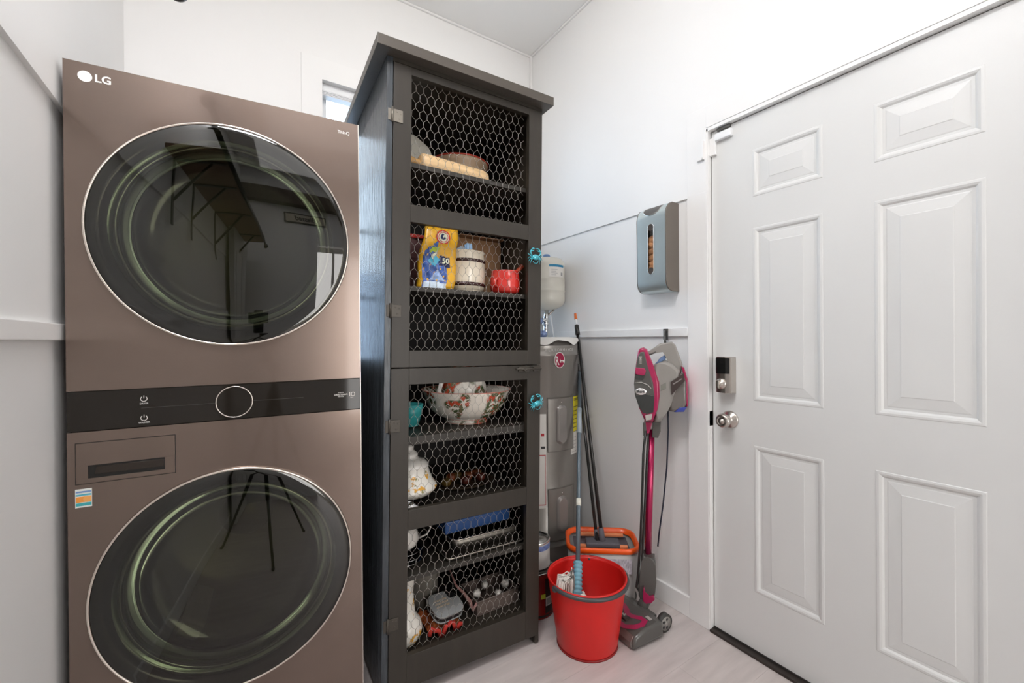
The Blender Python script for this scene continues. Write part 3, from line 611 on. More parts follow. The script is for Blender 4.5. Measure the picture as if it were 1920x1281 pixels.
GC = [((.20, .05, .015), 'orange_gourd', 'orange'), ((.14, .085, .02), 'ochre_gourd', 'ochre'), ((.10, .02, .012), 'red_gourd', 'red')]
spots = [(-.08, -.02, 1), (-.04, .03, 0), (0, -.03, 2), (.035, .02, 0), (.075, -.02, 2), (-.01, .035, 1), (.08, .03, 0)]
plc = ['at the left end of the tray', 'second along the tray, at its back', 'at the front middle of the tray', 'right of the tray centre', 'at the front right of the tray', 'at the back middle of the tray', 'at the back right of the tray']
for (x, yy, ci), pl in zip(spots, plc):
    c_, nm, w_ = GC[ci]; g_ = thing('gourd', 'small %s gourd %s' % (w_, pl), 'gourd', M=CL(.37+x, .26+yy, .592), group='gourds in the woven tray')
    MB().lathe([(0, 0), (.014, .002), (.022, .014), (.020, .028), (.008, .034), (0, .033)], 24, wob=lambda t, r, z: 1+.06*math.cos(6*t)).build('gourd_body', mat(nm, c_, .4, var=(40, .4)), g_); MB().cyl((0, 0, .032), (.003, 0, .044), .003, .002, 8).build('stem', mat('dry_stem', (.12, .09, .04), .8), g_)
# ---- shelf e
o = thing('gold_rim_plate', 'cream plate with a gold rim on top of the blue box', 'plate', M=CL(.43, .21, .497))
MB().lathe([(0, .003), (.05, .003), (.068, .012), (.10, .020), (.10, .023), (.066, .016), (.048, .007), (0, .007)], 48).build('plate_body', CREAM, o)
MB().tube([(.1005*math.cos(a), .1005*math.sin(a), .0215) for a in [2*PI*i/48 for i in range(48)]], .0028, 6, closed=True).build('gold_rim', mat('gold_lustre', (.60, .33, .08), .25, .8), o)
o = MB().box((-.143, -.10, 0), (.143, .10, .046), bev=.006).build('blue_tray', mat('royal_blue_plastic', (.025, .085, .26), .35, bump=(14, .4))); o.matrix_world = CL(.383, .228, .450, .02); o['label'] = 'royal blue flat box lying in the glass baking dish'; o['category'] = 'box'
def rrect(hx, hy, r, n=6):
    P = []
    for cx, cy, a0 in ((hx-r, hy-r, 0), (-hx+r, hy-r, PI/2), (-hx+r, -hy+r, PI), (hx-r, -hy+r, 3*PI/2)):
        P += [(cx+r*math.cos(a0+PI/2*i/n), cy+r*math.sin(a0+PI/2*i/n)) for i in range(n+1)]
    return P
def dish(hx, hy, h, wall, rimr, r=.03, fl_=.02):
    def mk(par, mm, rm, gl):
        b = MB(); L = [[b.bm.verts.new((x, yy, z)) for x, yy in rrect(a, c, rr_)] for a, c, rr_, z in ((hx-fl_, hy-fl_, r*.7, 0), (hx, hy, r, h), (hx-wall, hy-wall, r-wall*.5, h), (hx-fl_-wall, hy-fl_-wall, r*.7-wall*.5, wall))]
        for A, B in zip(L, L[1:]):
            n = len(A)
            for i in range(n): b._f([A[i], A[(i+1) % n], B[(i+1) % n], B[i]], True)
        b._f(L[0]); b._f(L[-1]); b.build('dish_body', mm, par)
        MB().tube([(x, yy, h) for x, yy in rrect(hx, hy, r)], rimr, 6, closed=True).build('rolled_rim', rm, par)
    return mk
PAN = mat('worn_aluminium', (.20, .185, .16), .38, .9, bump=(8, .3)); RIMM = mat('bright_rim', (.55, .50, .44), .25, .9)
o = thing('baking_pan', 'deep metal roasting pan holding the blue box on the fifth shelf', 'pan', M=CL(.405, .20, .3905)); dish(.150, .118, .050, .003, .0026)(o, PAN, RIMM, None)
o = thing('baking_tray', 'shallow metal baking tray under the roasting pan on the fifth shelf', 'tray', M=CL(.383, .19, .3865)); dish(.165, .145, .012, .0015, .002, .02, .006)(o, mat('dull_tray', (.10, .09, .075), .4, .8), RIMM, None)
o = thing('gravy_boat', 'white china gravy boat with a handle at the left of the fifth shelf', 'gravy boat', M=CL(.085, .125, .440))
MB().lathe([(0, 0), (.030, 0), (.045, .014), (.052, .035), (.046, .062), (.040, .085), (.036, .085), (.036, .02), (0, .012)], 40).build('boat_body', CHINA, o)
MB().tube([(.042, -.005, .070), (.075, -.012, .078), (.095, -.014, .060), (.080, -.012, .036), (.050, -.006, .026)], .0032, 8).build('handle', CHINA, o)
o = thing('silver_saucer', 'stack of silver warming dishes under the gravy boat', 'dish', M=CL(.085, .125, .3865))
for i, (r, z) in enumerate(((.062, 0), (.066, .017), (.060, .034))): MB().lathe([(0, z+.002), (r*.6, z+.002), (r, z+.016), (r+.001, z+.018), (r*.6, z), (0, z)], 40).build('silver_dish', CHROME, o)
# ---- bottom of the cabinet
ZB = .119
o = thing('floral_vase', 'tall white vase with orange flowers and a red rim at the cabinet bottom', 'vase', M=CL(.084, .10, ZB))
MB().lathe([(0, 0), (.035, 0), (.040, .005), (.056, .030), (.060, .052), (.052, .078), (.036, .098), (.031, .13), (.027, .18), (.031, .225), (.034, .235), (.029, .235), (.023, .19), (.026, .13), (.03, .1), (0, .08)], 56).build('vase_body', GOLDF, o)
MB().tube([(.0325*math.cos(a), .0325*math.sin(a), .2355) for a in [2*PI*i/32 for i in range(32)]], .0022, 6, closed=True).build('red_rim', RDK, o)
o = thing('tin_canister', 'dull grey metal canister behind the floral vase', 'canister', M=CL(.195, .25, ZB))
MB().lathe([(0, 0), (.062, 0), (.062, .205), (.064, .207), (.064, .232), (.058, .238), (0, .238)], 40).build('canister_body', mat('grey_tin', (.30, .28, .24), .45, .3), o); MB().box((-.02, -.010, .238), (.02, .010, .246), bev=.002).build('lid_grip', BLACKP, o)
o = thing('strawberry_potholder', 'orange and red woven pot holder propped under the grey gadget', 'pot holder', M=CL(.222, .10, ZB, .1))
RG = mat('orange_weave', (.50, .13, .035), .9, bump=(60, 1), var=(50, .5))
b = MB(); n = 14; Gv = [[b.bm.verts.new((-.065+.13*i/n, -.03+.10*j/8, .022+.018*math.sin(i*.9)*math.cos(j*.7)+.02*j/8+.01*math.sin(i*2.1))) for j in range(9)] for i in range(n+1)]
for i in range(n):
    for j in range(8): b._f([Gv[i][j], Gv[i+1][j], Gv[i+1][j+1], Gv[i][j+1]], True)
g0 = bmesh.ops.solidify(b.bm, geom=b.bm.faces[:], thickness=.008); b.build('cloth', RG, o)
MB().tube([(-.066+.132*i/14, -.032, .020+.018*math.sin(i*.9)+.01*math.sin(i*2.1)) for i in range(15)], .008, 8).build('red_edge', mat('red_braid', (.45, .03, .02), .8, bump=(80, .6)), o)
o = thing('label_gadget', 'grey and black rounded gadget with a lettered top at the cabinet bottom', 'gadget', M=CL(.242, .125, ZB+.052, .12, .26))
pl_ = rrect(.058, .055, .03)
def slab(poly, z0, z1, mm, nm, par, bev=0):
    b = MB(); A = [b.bm.verts.new((x, yy, z0)) for x, yy in poly]; B = [b.bm.verts.new((x, yy, z1)) for x, yy in poly]; f1 = b._f(A); f2 = b._f(B[::-1]); n = len(poly)
    for i in range(n): b._f([A[i], B[i], B[(i+1) % n], A[(i+1) % n]], True)
    if bev: bmesh.ops.bevel(b.bm, geom=list(f2.edges), offset=bev, segments=2, affect='EDGES')
    return b.build(nm, mm, par)
slab(pl_, 0, .006, mat('grey_plastic', (.30, .31, .31), .4), 'lower_shell', o); slab([(x*.97, yy*.97) for x, yy in pl_], .006, .022, BLACKP, 'middle_shell', o)
slab([p_ for p_ in pl_ if not (p_[0] > .01 and p_[1] > .01)]+[(.058, -.01), (.058, .012), (.02, .012), (.02, .055)][1:], .022, .030, mat('grey_plastic', (0, 0, 0)), 'top_shell', o, .002)
for i in range(3): text('OPEN PRESS', 'lettering', .010, mat('sand_print', (.55, .45, .33), .5), o, T(-.014, .02-.014*i, .0305), bold=.0002)
o = thing('clear_crate', 'low grey brown plastic crate on the right of the cabinet bottom', 'crate', M=CL(.455, .20, ZB, .05))
b = MB()
for i in range(4): b.box(*[((-.095, -.10, 0), (.095, -.096, .055)), ((-.095, .036, 0), (.095, .04, .055)), ((-.095, -.096, 0), (-.091, .036, .055)), ((.091, -.096, 0), (.095, .036, .055))][i], bev=.001)
b.box((-.091, -.096, 0), (.091, .036, .004)); b.build('crate_body', mat('smoky_plastic', (.15, .115, .10), .35), o)
MB().tube([(-.096, -.101, .056), (.096, -.101, .056), (.096, .041, .056), (-.096, .041, .056)], .003, 6, closed=True).build('crate_rim', mat('smoky_plastic', (0, 0, 0)), o)
SHL = ['white seashell nearest the wine glass stem', 'white seashell in the middle of the crate', 'white seashell at the right end of the crate', 'flat white seashell at the front of the crate']
for (x, yy, s_), lb in zip(((.40, .16, 1), (.45, .20, .9), (.525, .17, 1.1), (.47, .125, .8)), SHL):
    b = MB(); b.lathe([(0, 0), (.012, .002), (.018, .010), (.012, .022), (.006, .030), (0, .034)], 16, Matrix.Rotation(1.2, 4, 'Y'), wob=lambda t, r, z: 1+.12*math.cos(7*t), sx=s_, sy=s_); e = b.build('seashell', CHINA); e.matrix_world = CL(x, yy, ZB+.050, x*9); e['label'] = lb; e['category'] = 'seashell'; e['group'] = 'seashells in the crate'
o = thing('pink_ribbon', 'crumpled dusty pink ribbon left of the crate', 'ribbon', M=CL(.335, .13, ZB+.014))
MB().tube([(-.03, .10, .12), (-.02, .06, .075), (0, .03, .055), (.015, 0, .03), (.02, -.02, .01), (.03, -.03, .04)], .01, 6, rr=[.003, .005, .006, .009, .008, .005]).build('ribbon_loop', mat('dusty_pink', (.33, .17, .15), .7), o)
CG = tinted('clear_glass', (.86, .86, .82), .05, 2.6)
def wineglass(lb, a, d, z):
    g_ = thing('wine_glass', lb, 'glass', M=CL(a, d, z), group='wine glasses at the cabinet bottom')
    MB().lathe([(.033, .240), (.040, .20), (.043, .16), (.040, .125), (.028, .095), (.010, .082), (.004, .078)], 32).build('glass_bowl', CG, g_); MB().lathe([(.004, .080), (.0038, .018), (.010, .007), (.036, .003), (.037, .001), (0, 0)], 32).build('stem_and_foot', CG, g_)
wineglass('clear wine glass nearest the grey gadget', .36, .305, ZB); wineglass('clear wine glass in the middle, behind the crate', .440, .365, ZB); wineglass('clear wine glass at the far right, behind the crate', .52, .30, ZB)
# ================================================================== WATER HEATER CORNER
HX, HY, HR = 1.37, 1.872, .23
HG = mat('heater_grey', (.23, .215, .195), .30, .35, coat=.35, bump=(12, .05), var=(3, .05))
heat = thing('water_heater', 'grey cylindrical water heater standing in the corner behind the cabinet', 'water heater', (HX, HY, 0))
MB().lathe([(0, 0), (HR-.004, 0), (HR-.004, .02), (HR, .022), (HR, .150), (HR+.003, .153), (HR+.003, .160), (HR, .163), (HR, 1.106), (HR+.0035, 1.109), (HR+.0035, 1.116), (HR, 1.119), (HR, 1.160)], 72).build('tank_shell', HG, heat)
MB().lathe([(HR, 1.160), (HR-.004, 1.163), (HR-.010, 1.165), (HR-.012, 1.19), (0, 1.195)], 72).build('top_cap', mat('cap_grey', (.12, .11, .10), .5), heat)
FL = mat('white_tape_cover', (.72, .70, .67), .5, bump=(25, .4))
# white cover drooping in lobes over the rim
b = MB(); n = 96; P1 = []; P2 = []; P3 = []
for i in range(n):
    a = 2*PI*i/n; z = 1.176-.012*math.cos((a-math.atan2(-HY, -HX)-.14)*7)+.003*math.sin(a*17)
    P1.append(b.bm.verts.new(((HR-.05)*math.cos(a), (HR-.05)*math.sin(a), 1.204))); P2.append(b.bm.verts.new(((HR-.002)*math.cos(a), (HR-.002)*math.sin(a), 1.199))); P3.append(b.bm.verts.new(((HR+.004)*math.cos(a), (HR+.004)*math.sin(a), z)))
for i in range(n):
    j = (i+1) % n; b._f([P1[i], P1[j], P2[j], P2[i]], True); b._f([P2[i], P2[j], P3[j], P3[i]], True)
b._f(P1); b.build('top_cover', FL, heat)
A0 = math.atan2(-HY, -HX)
def patch(nm, mm, f0, f1, z0, z1, off=.0008, par=heat, R=HR, n=10, a0=A0, label=None):
    b = MB(); G_ = [[b.bm.verts.new(((R+off)*math.cos(a0+math.radians(f0+(f1-f0)*i/n)), (R+off)*math.sin(a0+math.radians(f0+(f1-f0)*i/n)), z)) for z in (z0, z1)] for i in range(n+1)]
    for i in range(n): b._f([G_[i][0], G_[i+1][0], G_[i+1][1], G_[i][1]], True)
    return b.build(nm, mm, par, label=label)
def surfM(f, z, R, a0=A0): # text frame on a cylinder
    a = a0+math.radians(f); nrm = Vector((math.cos(a), math.sin(a), 0)); tg = Vector((-math.sin(a), math.cos(a), 0)); p_ = nrm*R
    return Matrix(((tg.x, 0, nrm.x, p_.x), (tg.y, 0, nrm.y, p_.y), (0, 1, nrm.z, z), (0, 0, 0, 1)))
def disc(nm, mm, f, z, R, sx, sz, th, par, R0=HR):
    b = MB(); M = surfM(f, z, R0-.004); A = [b.bm.verts.new(M @ Vector((sx*math.cos(t), sz*math.sin(t), th))) for t in [2*PI*i/40 for i in range(40)]]; B = [b.bm.verts.new(M @ Vector((sx*math.cos(t), sz*math.sin(t), -.004))) for t in [2*PI*i/40 for i in range(40)]]
    b._f(A)
    for i in range(40): b._f([A[i], B[i], B[(i+1) % 40], A[(i+1) % 40]])
    return b.build(nm, mm, par)
LGREY = mat('pale_grey_print', (.45, .43, .41), .5)
for i, ch in enumerate('PERFORMANCE'): text(ch, 'lettering', .020, LGREY, heat, surfM(13+i*4.2, 1.138, HR+.0006), ext=.0006, bold=.0004)
MAG = mat('logo_maroon', (.30, .010, .05), .35); OFFW = mat('sticker_offwhite', (.70, .68, .64), .45)
disc('badge_rim', OFFW, 31, 1.088, HR, .031, .040, .0078, heat); disc('badge', MAG, 31, 1.088, HR, .0275, .0365, .0086, heat)
text('R', 'brand_lettering', .062, OFFW, heat, surfM(27.5, 1.083, HR+.0056), sx=.55, shear=-.1, bold=.0008); text('heem', 'brand_lettering', .022, OFFW, heat, surfM(34.5, 1.083, HR+.0056), sx=.55, bold=.0012)
def accesspanel(z0, z1, oz0, oz1):
    p_ = patch('access_panel', HG, 15, 54, z0, z1, .005, n=14)
    for ff0, ff1, za, zb in ((15, 54, z1, z1+.004), (15, 54, z0-.004, z0), (14, 15, z0-.004, z1+.004), (54, 55, z0-.004, z1+.004)): patch('panel_edge', mat('panel_edge_grey', (.13, .12, .105), .5), ff0, ff1, za, zb, .0045, par=p_)
    b = MB(); M = surfM(33, (oz0+oz1)/2, HR+.003); h = (oz1-oz0)/2
    for ring in (0,):
        pts = rrect(.034, h, .034, 8); p2 = rrect(.022, h-.012, .022, 8)
        A = [b.bm.verts.new(M @ Vector((x, y_, 0))) for x, y_ in pts]; B = [b.bm.verts.new(M @ Vector((x, y_, .016))) for x, y_ in p2]
        for i in range(len(A)): b._f([A[i], A[(i+1) % len(A)], B[(i+1) % len(A)], B[i]], True)
        b._f(B)
    b.build('raised_boss', mat('boss_grey', (.27, .25, .235), .28, .3, coat=.3), p_)
    MB().sphere(M @ Vector((0, h+.012, .002)), .004).build('screw', NICKEL, p_)
accesspanel(.635, .895, .665, .865); accesspanel(.19, .445, .225, .410)
wl = patch('warning_label', OFFW, 2, 12.5, .355, .822, .0012)
patch('label_border', mat('label_red', (.45, .02, .03), .5), 2.5, 11.6, .370, .374, .0018, par=wl); patch('label_border', mat('label_red', (0, 0, 0)), 11.0, 11.6, .374, .62, .0018, par=wl); patch('label_border', mat('label_red', (0, 0, 0)), 2.5, 11.6, .616, .620, .0018, par=wl); patch('label_block', mat('label_red', (0, 0, 0)), 6, 10, .712, .726, .0018, par=wl)
patch('label_slash', mat('ink_black', (.02, .02, .02), .5), 6, 11, .650, .662, .0018, par=wl)
EY = mat('energy_yellow', (.80, .70, .02), .5)
el = patch('energy_label', EY, 47, 80, .715, .895, .0014); 
for i, ch in enumerate('ENERGY'): text(ch, 'lettering', .018, mat('ink_black', (0, 0, 0)), el, surfM(50+i*4.4, .878, HR+.0018), sx=.8, bold=.0006)
for i in range(6): patch('print_line', mat('ink_black', (0, 0, 0)), 50, 66+4*(i % 3), .735+.021*i, .738+.021*i, .002, par=el)
e2 = patch('spec_label', OFFW, 50, 68, .600, .712, .0014)
for i in range(5): patch('print_line', mat('ink_grey', (.3, .3, .3), .5), 52, 64, .612+.018*i, .614+.018*i, .002, par=e2)
# copper/flex fittings on the heater top
o = thing('pipe_fittings', 'chrome and blue taped pipe fittings between the heater and the expansion tank', 'pipe', (1.47, 1.915, 1.196))
BLT = mat('blue_tape_wrap', (.25, .33, .55), .25, .5, bump=(30, .5))
b = MB(); b.cyl((.012, .008, .085), (.02, .010, .168), .017, .012, 20); b.cyl((.012, .008, .0), (.012, .008, .09), .013, seg=18); b.cyl((.012, .008, .075), (.012, .008, .092), .021, seg=6); b.build('riser', CHROME, o)
b = MB(); b.cyl((.012, .008, .12), (.052, -.018, .165), .006, seg=12); b.build('side_branch', NICKEL, o)
for c_, r_ in (((-.045, -.005, .10), .024), ((-.05, .0, .035), .026), ((-.012, .0, .025), .024)): MB().sphere(c_, r_, (1, 1, .9)).build('taped_joint', BLT, o)
MB().tube([(-.045, -.005, .10), (-.02, .0, .11), (.01, .008, .10)], .011, 10).tube([(-.05, 0, .0), (-.05, 0, .08)], .012, 10).build('elbow', CHROME, o)
TX_, TY_, TR_ = 1.497, 1.932, .1045
TNK = mat('tank_cream', (.62, .60, .53), .35, coat=.2)
et = thing('expansion_tank', 'cream expansion tank with a blue striped label above the water heater', 'tank', (TX_, TY_, 1.36))
MB().lathe([(0, 0), (.03, .0), (.06, .008), (.090, .024), (TR_-.002, .045), (TR_, .06), (TR_, .100), (TR_+.002, .103), (TR_+.002, .110), (TR_, .113), (TR_, .165), (TR_+.0015, .168), (TR_+.0015, .172), (TR_, .175), (TR_, .255), (TR_-.006, .275), (.085, .290), (.05, .299), (0, .302)], 56).build('tank_body', TNK, et)
MB().lathe([(0, .299), (.022, .300), (.022, .312), (.016, .320), (0, .322)], 24).build('valve_cap', mat('blue_cap', (.12, .22, .42), .3), et)
TA = math.atan2(-TY_, -TX_)
lb = patch('tank_label', OFFW, 8, 62, .178, .248, .0012, par=et, R=TR_+.0006, a0=TA); patch('label_stripe', mat('stripe_blue', (.02, .20, .36), .4), 8, 62, .234, .247, .0016, par=lb, R=TR_+.0008, a0=TA)
for i in range(4): patch('print_line', mat('ink_grey', (0, 0, 0)), 14, 30+5*(i % 2), .188+.010*i, .190+.010*i, .0016, par=lb, R=TR_+.0008, a0=TA)
patch('print_block', mat('ink_grey', (0, 0, 0)), 48, 56, .186, .205, .0016, par=lb, R=TR_+.0008, a0=TA)
o = MB().tube([(1.545, 1.965, 1.352), (1.565, 1.975, 1.30), (1.585, 1.98, 1.2), (1.590, 2.05, .8), (1.592, 2.12, .3)], .005, 8).build('drain_tube', VINYL); o['label'] = 'thin white plastic tube running down behind the expansion tank'; o['category'] = 'tube'
# stand bracket holding the tank to the wall, so the tank is carried
o = MB().box((TX_-.03, TY_+.10, 1.50), (TX_+.03, YB, 1.53), bev=.002).build('tank_bracket', NICKEL); o['label'] = 'metal bracket fixing the expansion tank to the back wall'; o['category'] = 'bracket'
# ---- broom and dustpan poles in the orange tub
BK = mat('black_pole', (.018, .017, .016), .28, coat=.3)
def pole(nm, lb_, cat_, p0, p1, r, tip):
    p0 = Vector(p0); p1 = Vector(p1); d = (p1-p0).normalized()
    o = thing(nm, lb_, cat_, p0); L = p1-p0
    MB().cyl((0, 0, 0), L-(d*.07 if tip else d*0), r).build('pole', BK, o)
    if tip:
        MB().cyl(L-d*.07, L-d*.035, r*.75).build('collar', VINYL, o); MB().cyl(L-d*.037, L, r*1.0, r*.8).build('hanger_tip', mat('orange_tip', (.75, .16, .03), .4), o)
    else: MB().sphere(L, r*1.05).build('pole_cap', BK, o)
    return o, L, d
pb, L, d = pole('squeegee_mop', 'long black pole with an orange tip leaning from the orange tub to the corner', 'mop', (1.384, 1.388, .275), (1.587, 1.789, 1.335), .0085, True)
MB().cyl(L*.94-d*.005, L*.94-d*.06, .0125).build('grip', BK, pb)
MB().box((-.075, -.030, -.022), (.075, .030, .0), M=Matrix.Rotation(-.66, 4, 'Z'), bev=.005).cyl((0, 0, -.01), (.006, .015, .05), .016, .012).build('mop_head', mat('slate_foam', (.10, .095, .11), .6), pb)
pc, L, d = pole('dustpan_pole', 'second black pole leaning behind the blue grey mop handle', 'broom', (1.366, 1.403, .270), (1.577, 1.764, 1.05), .0075, False)
MB().cyl((0, 0, -.02), d*.05, .010, .009).build('ferrule', mat('slate_foam', (0, 0, 0)), pc)
# ---- orange tub
ORG = mat('orange_plastic', (.85, .10, .008), .35, coat=.2)
tub = thing('orange_lidded_tub', 'translucent tub with a bright orange rim behind the red bucket', 'tub', (1.408, 1.419, 0), (0, 0, -.66))
CLR = mat('frosty_plastic', (.62, .60, .58), .3, trans=.35, bump=(4, .2))
b = MB(); LL = [[b.bm.verts.new((x, yy, z)) for x, yy in rrect(a, c, r)] for a, c, r, z in ((.135, .085, .04, 0), (.140, .090, .045, .01), (.158, .105, .06, .248), (.152, .100, .056, .248), (.134, .085, .04, .014))]
for A, B in zip(LL, LL[1:]):
    for i in range(len(A)): b._f([A[i], A[(i+1) % len(A)], B[(i+1) % len(A)], B[i]], True)
b._f(LL[0]); b._f(LL[-1]); b.build('tub_body', CLR, tub)
b = MB(); LL = [[b.bm.verts.new((x, yy, z)) for x, yy in rrect(a, c, r)] for a, c, r, z in ((.159, .106, .060, .246), (.163, .110, .064, .248), (.164, .111, .065, .266), (.159, .106, .061, .271), (.151, .098, .054, .268), (.144, .091, .048, .250))]
for A, B in zip(LL, LL[1:]):
    for i in range(len(A)): b._f([A[i], A[(i+1) % len(A)], B[(i+1) % len(A)], B[i]], True)
rim_ = b.build('orange_rim', ORG, tub)
MB().box((-.11, -.066, .250), (.11, -.050, .264), bev=.004).build('wringer_bar', mat('salmon_orange', (.85, .28, .12), .4), tub); MB().box((-.11, .05, .250), (.11, .066, .264), bev=.004).build('wringer_bar', mat('salmon_orange', (0, 0, 0)), tub)
MB().box((-.125, -.085, .225), (.125, .085, .235)).build('wringer_plate', mat('slate_foam', (0, 0, 0)), tub)
pr = MB()
b = MB(); b.box((-.10, -.1035, .16), (.12, -.1005, .225), M=Matrix.Rotation(.0, 4, 'X')); lab_ = b.build('print_label', mat('lilac_print', (.45, .42, .47), .5, var=(60, .4, (3, 1, 1))), tub)
# ---- red bucket
RB = mat('red_plastic', (.60, .011, .008), .42, coat=.1, bump=(60, .05))
bu = thing('red_bucket', 'red oval mop bucket with a dark grey rim in front of the orange tub', 'bucket', (1.146, 1.236, 0), (0, 0, -.45))
def bw(t, r, z):
    k = 1.0
    if z > .12: k += .035*math.exp(-((math.atan2(math.sin(t-.25), math.cos(t-.25)))/.35)**2)*(z-.12)/.145
    return k
MB().lathe([(0, .003), (.105, .0), (.113, .004), (.116, .012), (.149, .252), (.149, .262), (.144, .262), (.143, .252), (.111, .016), (0, .012)], 96, sx=1.02, sy=.98, wob=bw).build('bucket_body', RB, bu)
GR = mat('rim_grey', (.06, .06, .062), .4)
def rimz(a): return .259
b = MB(); pts = []
for i in range(70):
    a = -2.75+i*(3.95)/69; k = bw(a, .15, .262)
    pts.append((.1525*k*1.02*math.cos(a), .1525*k*.98*math.sin(a), .2585-.006*math.sin(PI*i/69)))
b.tube(pts, .0080, 10); b.build('carry_handle', GR, bu)
b = MB(); b.tube([(.1485*bw(a, .15, .262)*1.02*math.cos(a), .1485*bw(a, .15, .262)*.98*math.sin(a), .2625) for a in [2*PI*i/90 for i in range(90)]], .0042, 8, closed=True); b.build('rim', RB, bu)
for a in (-2.75, 1.2):
    k = bw(a, .15, .26); MB().sphere((.153*k*math.cos(a), .151*k*math.sin(a), .252), .012, (1, 1, 1)).build('handle_pivot', GR, bu)
MB().lathe([(.113, .0), (.1175, .001), (.1178, .005), (.116, .008)], 96, sx=1.02, sy=.98).build('base_ring', mat('dark_red', (.25, .01, .01), .4), bu)
# ---- string mop
mop_p0 = Vector((1.104, 1.243, .190)); mop_p1 = Vector((1.557, 1.722, 1.015)); d = (mop_p1-mop_p0); L = d.length; d.normalize()
mp_ = thing('string_mop', 'blue grey string mop standing in the red bucket against the water heater', 'mop', mop_p0)
MB().cyl(d*.10, d*L, .0095, seg=18).build('handle', mat('blue_grey_metal', (.16, .20, .23), .35, .4), mp_)
MB().cyl(d*L*.655, d*L*.785, .0120, seg=18).build('sleeve', mat('pale_blue_grey', (.36, .42, .46), .35), mp_)
MB().cyl(d*L*.325, d*L*.355, .0112, seg=18).build('white_tape', mat('masking_tape', (.75, .74, .65), .6), mp_)
b = MB(); N = 9; prf = [(0, -.01)]
for i in range(N):
    z = -.01+.135*i/N; prf += [(.0155, z), (.0190, z+.004), (.0190, z+.009), (.0155, z+.013)]
prf += [(.0, .125)]
b.lathe(prf, 24, d.to_track_quat('Z', 'Y').to_matrix().to_4x4()); b.build('ribbed_socket', mat('socket_blue', (.16, .34, .42), .4), mp_)
STR = mat('mop_cotton', (.80, .76, .70), .9, bump=(200, .6)); rnd = random.Random(3)
lf = Vector((-.838, .545, 0)); bk_ = Vector((.545, .838, 0))
b = MB()
for i in range(150):
    if i < 80:   # heap to the left of the socket, rising against the bucket wall
        u_ = rnd.uniform(0, 1); v_ = rnd.uniform(-.5, .8)
        e = lf*(.018+.056*u_)+bk_*(.040*v_+.016)+Vector((0, 0, .030)); top_ = d*rnd.uniform(.01, .05)+lf*.010
        b.tube([top_, top_*.6+e*.55+Vector((0, 0, .012+.030*(1-u_)+.015*rnd.random())), e+Vector((0, 0, .020+.012*rnd.random())), e*1.10+bk_*.004*v_+Vector((0, 0, -.035)), e*1.0+Vector((0, 0, -.10))], .0027, 5)
    else:
        a = rnd.uniform(0, 2*PI); k_ = rnd.uniform(.5, 1); e = Vector((.045*math.cos(a)*k_, .040*math.sin(a)*k_, 0))
        b.tube([d*.012, e*.8+Vector((0, 0, .006)), e-Vector((0, 0, .04)), e*.9-Vector((0, 0, .13))], .0027, 5)
e = b.build('mop_strings', STR, mp_); e['kind'] = 'stuff'
# ---- paint cans
o = thing('red_paint_can', 'dark red and black paint can on the floor beside the cabinet foot', 'paint can', (1.097, 1.517, 0))
CR = mat('can_red', (.26, .012, .010), .3, var=(9, .35)); CBK = mat('can_black', (.02, .015, .014), .3)
MB().lathe([(0, .002), (.080, .002), (.083, 0), (.084, .004), (.082, .007), (.082, .182), (.084, .185)], 56).build('can_body', CR, o)
MB().lathe([(.084, .185), (.084, .190), (.081, .192), (.074, .190), (.072, .184), (.066, .184), (.062, .190), (0, .190)], 56).build('lid', STEEL, o)
CA = math.atan2(-1.517, -1.097)
patch('label_wrap', CBK, 32, 88, .02, .170, .0006, par=o, R=.082, a0=CA); patch('label_wrap', CBK, -60, 88, .004, .016, .0012, par=o, R=.082, a0=CA)
patch('price_tag', mat('tag_yellow', (.60, .62, .06), .5), 18, 33, .086, .106, .0014, par=o, R=.082, a0=CA)
bc = patch('barcode', OFFW, 34, 58, .052, .090, .0014, par=o, R=.082, a0=CA)
for i in range(8): patch('bar', mat('ink_black', (0, 0, 0)), 36.5+2.4*i, 37.6+2.4*i, .057, .084, .002, par=bc, R=.082, a0=CA, n=1)
o = thing('white_paint_can', 'smaller white labelled can with a metal lid on top of the red paint can', 'paint can', (1.097, 1.517, .1925))
MB().lathe([(0, .002), (.065, .002), (.068, 0), (.069, .004), (.067, .007), (.067, .115), (.069, .118)], 48).build('can_body', mat('can_white', (.58, .56, .53), .4, var=(14, .08)), o)
MB().lathe([(.069, .118), (.069, .123), (.066, .125), (.061, .123), (.059, .117), (.053, .117), (.050, .122), (0, .122)], 48).build('lid', STEEL, o)
patch('blue_band', mat('band_blue', (.14, .19, .40), .4, var=(60, .5)), -60, 88, .088, .110, .0006, par=o, R=.067, a0=CA); patch('dark_band', CBK, -60, 88, .003, .012, .0026, par=o, R=.067, a0=CA)
# ================================================================== STICK VACUUM
MGT = mat('magenta_plastic', (.36, .010, .075), .28, coat=.4); VG = mat('vac_grey', (.27, .255, .235), .35, coat=.2); VDG = mat('vac_dark', (.085, .082, .075), .3, coat=.3)
SMK = mat('smoked_clear', (.20, .18, .165), .12, trans=.25, coat=.5); VSL = mat('vac_silver', (.55, .53, .50), .3, .4)
vac = thing('stick_vacuum', 'magenta and grey corded stick vacuum standing by the wall with its hand unit on top', 'vacuum cleaner')
vn = Vector((.79, .613, 0)).normalized(); vu = Vector((.613, -.79, 0)).normalized(); vc = Vector((1.50, 1.17, 0))
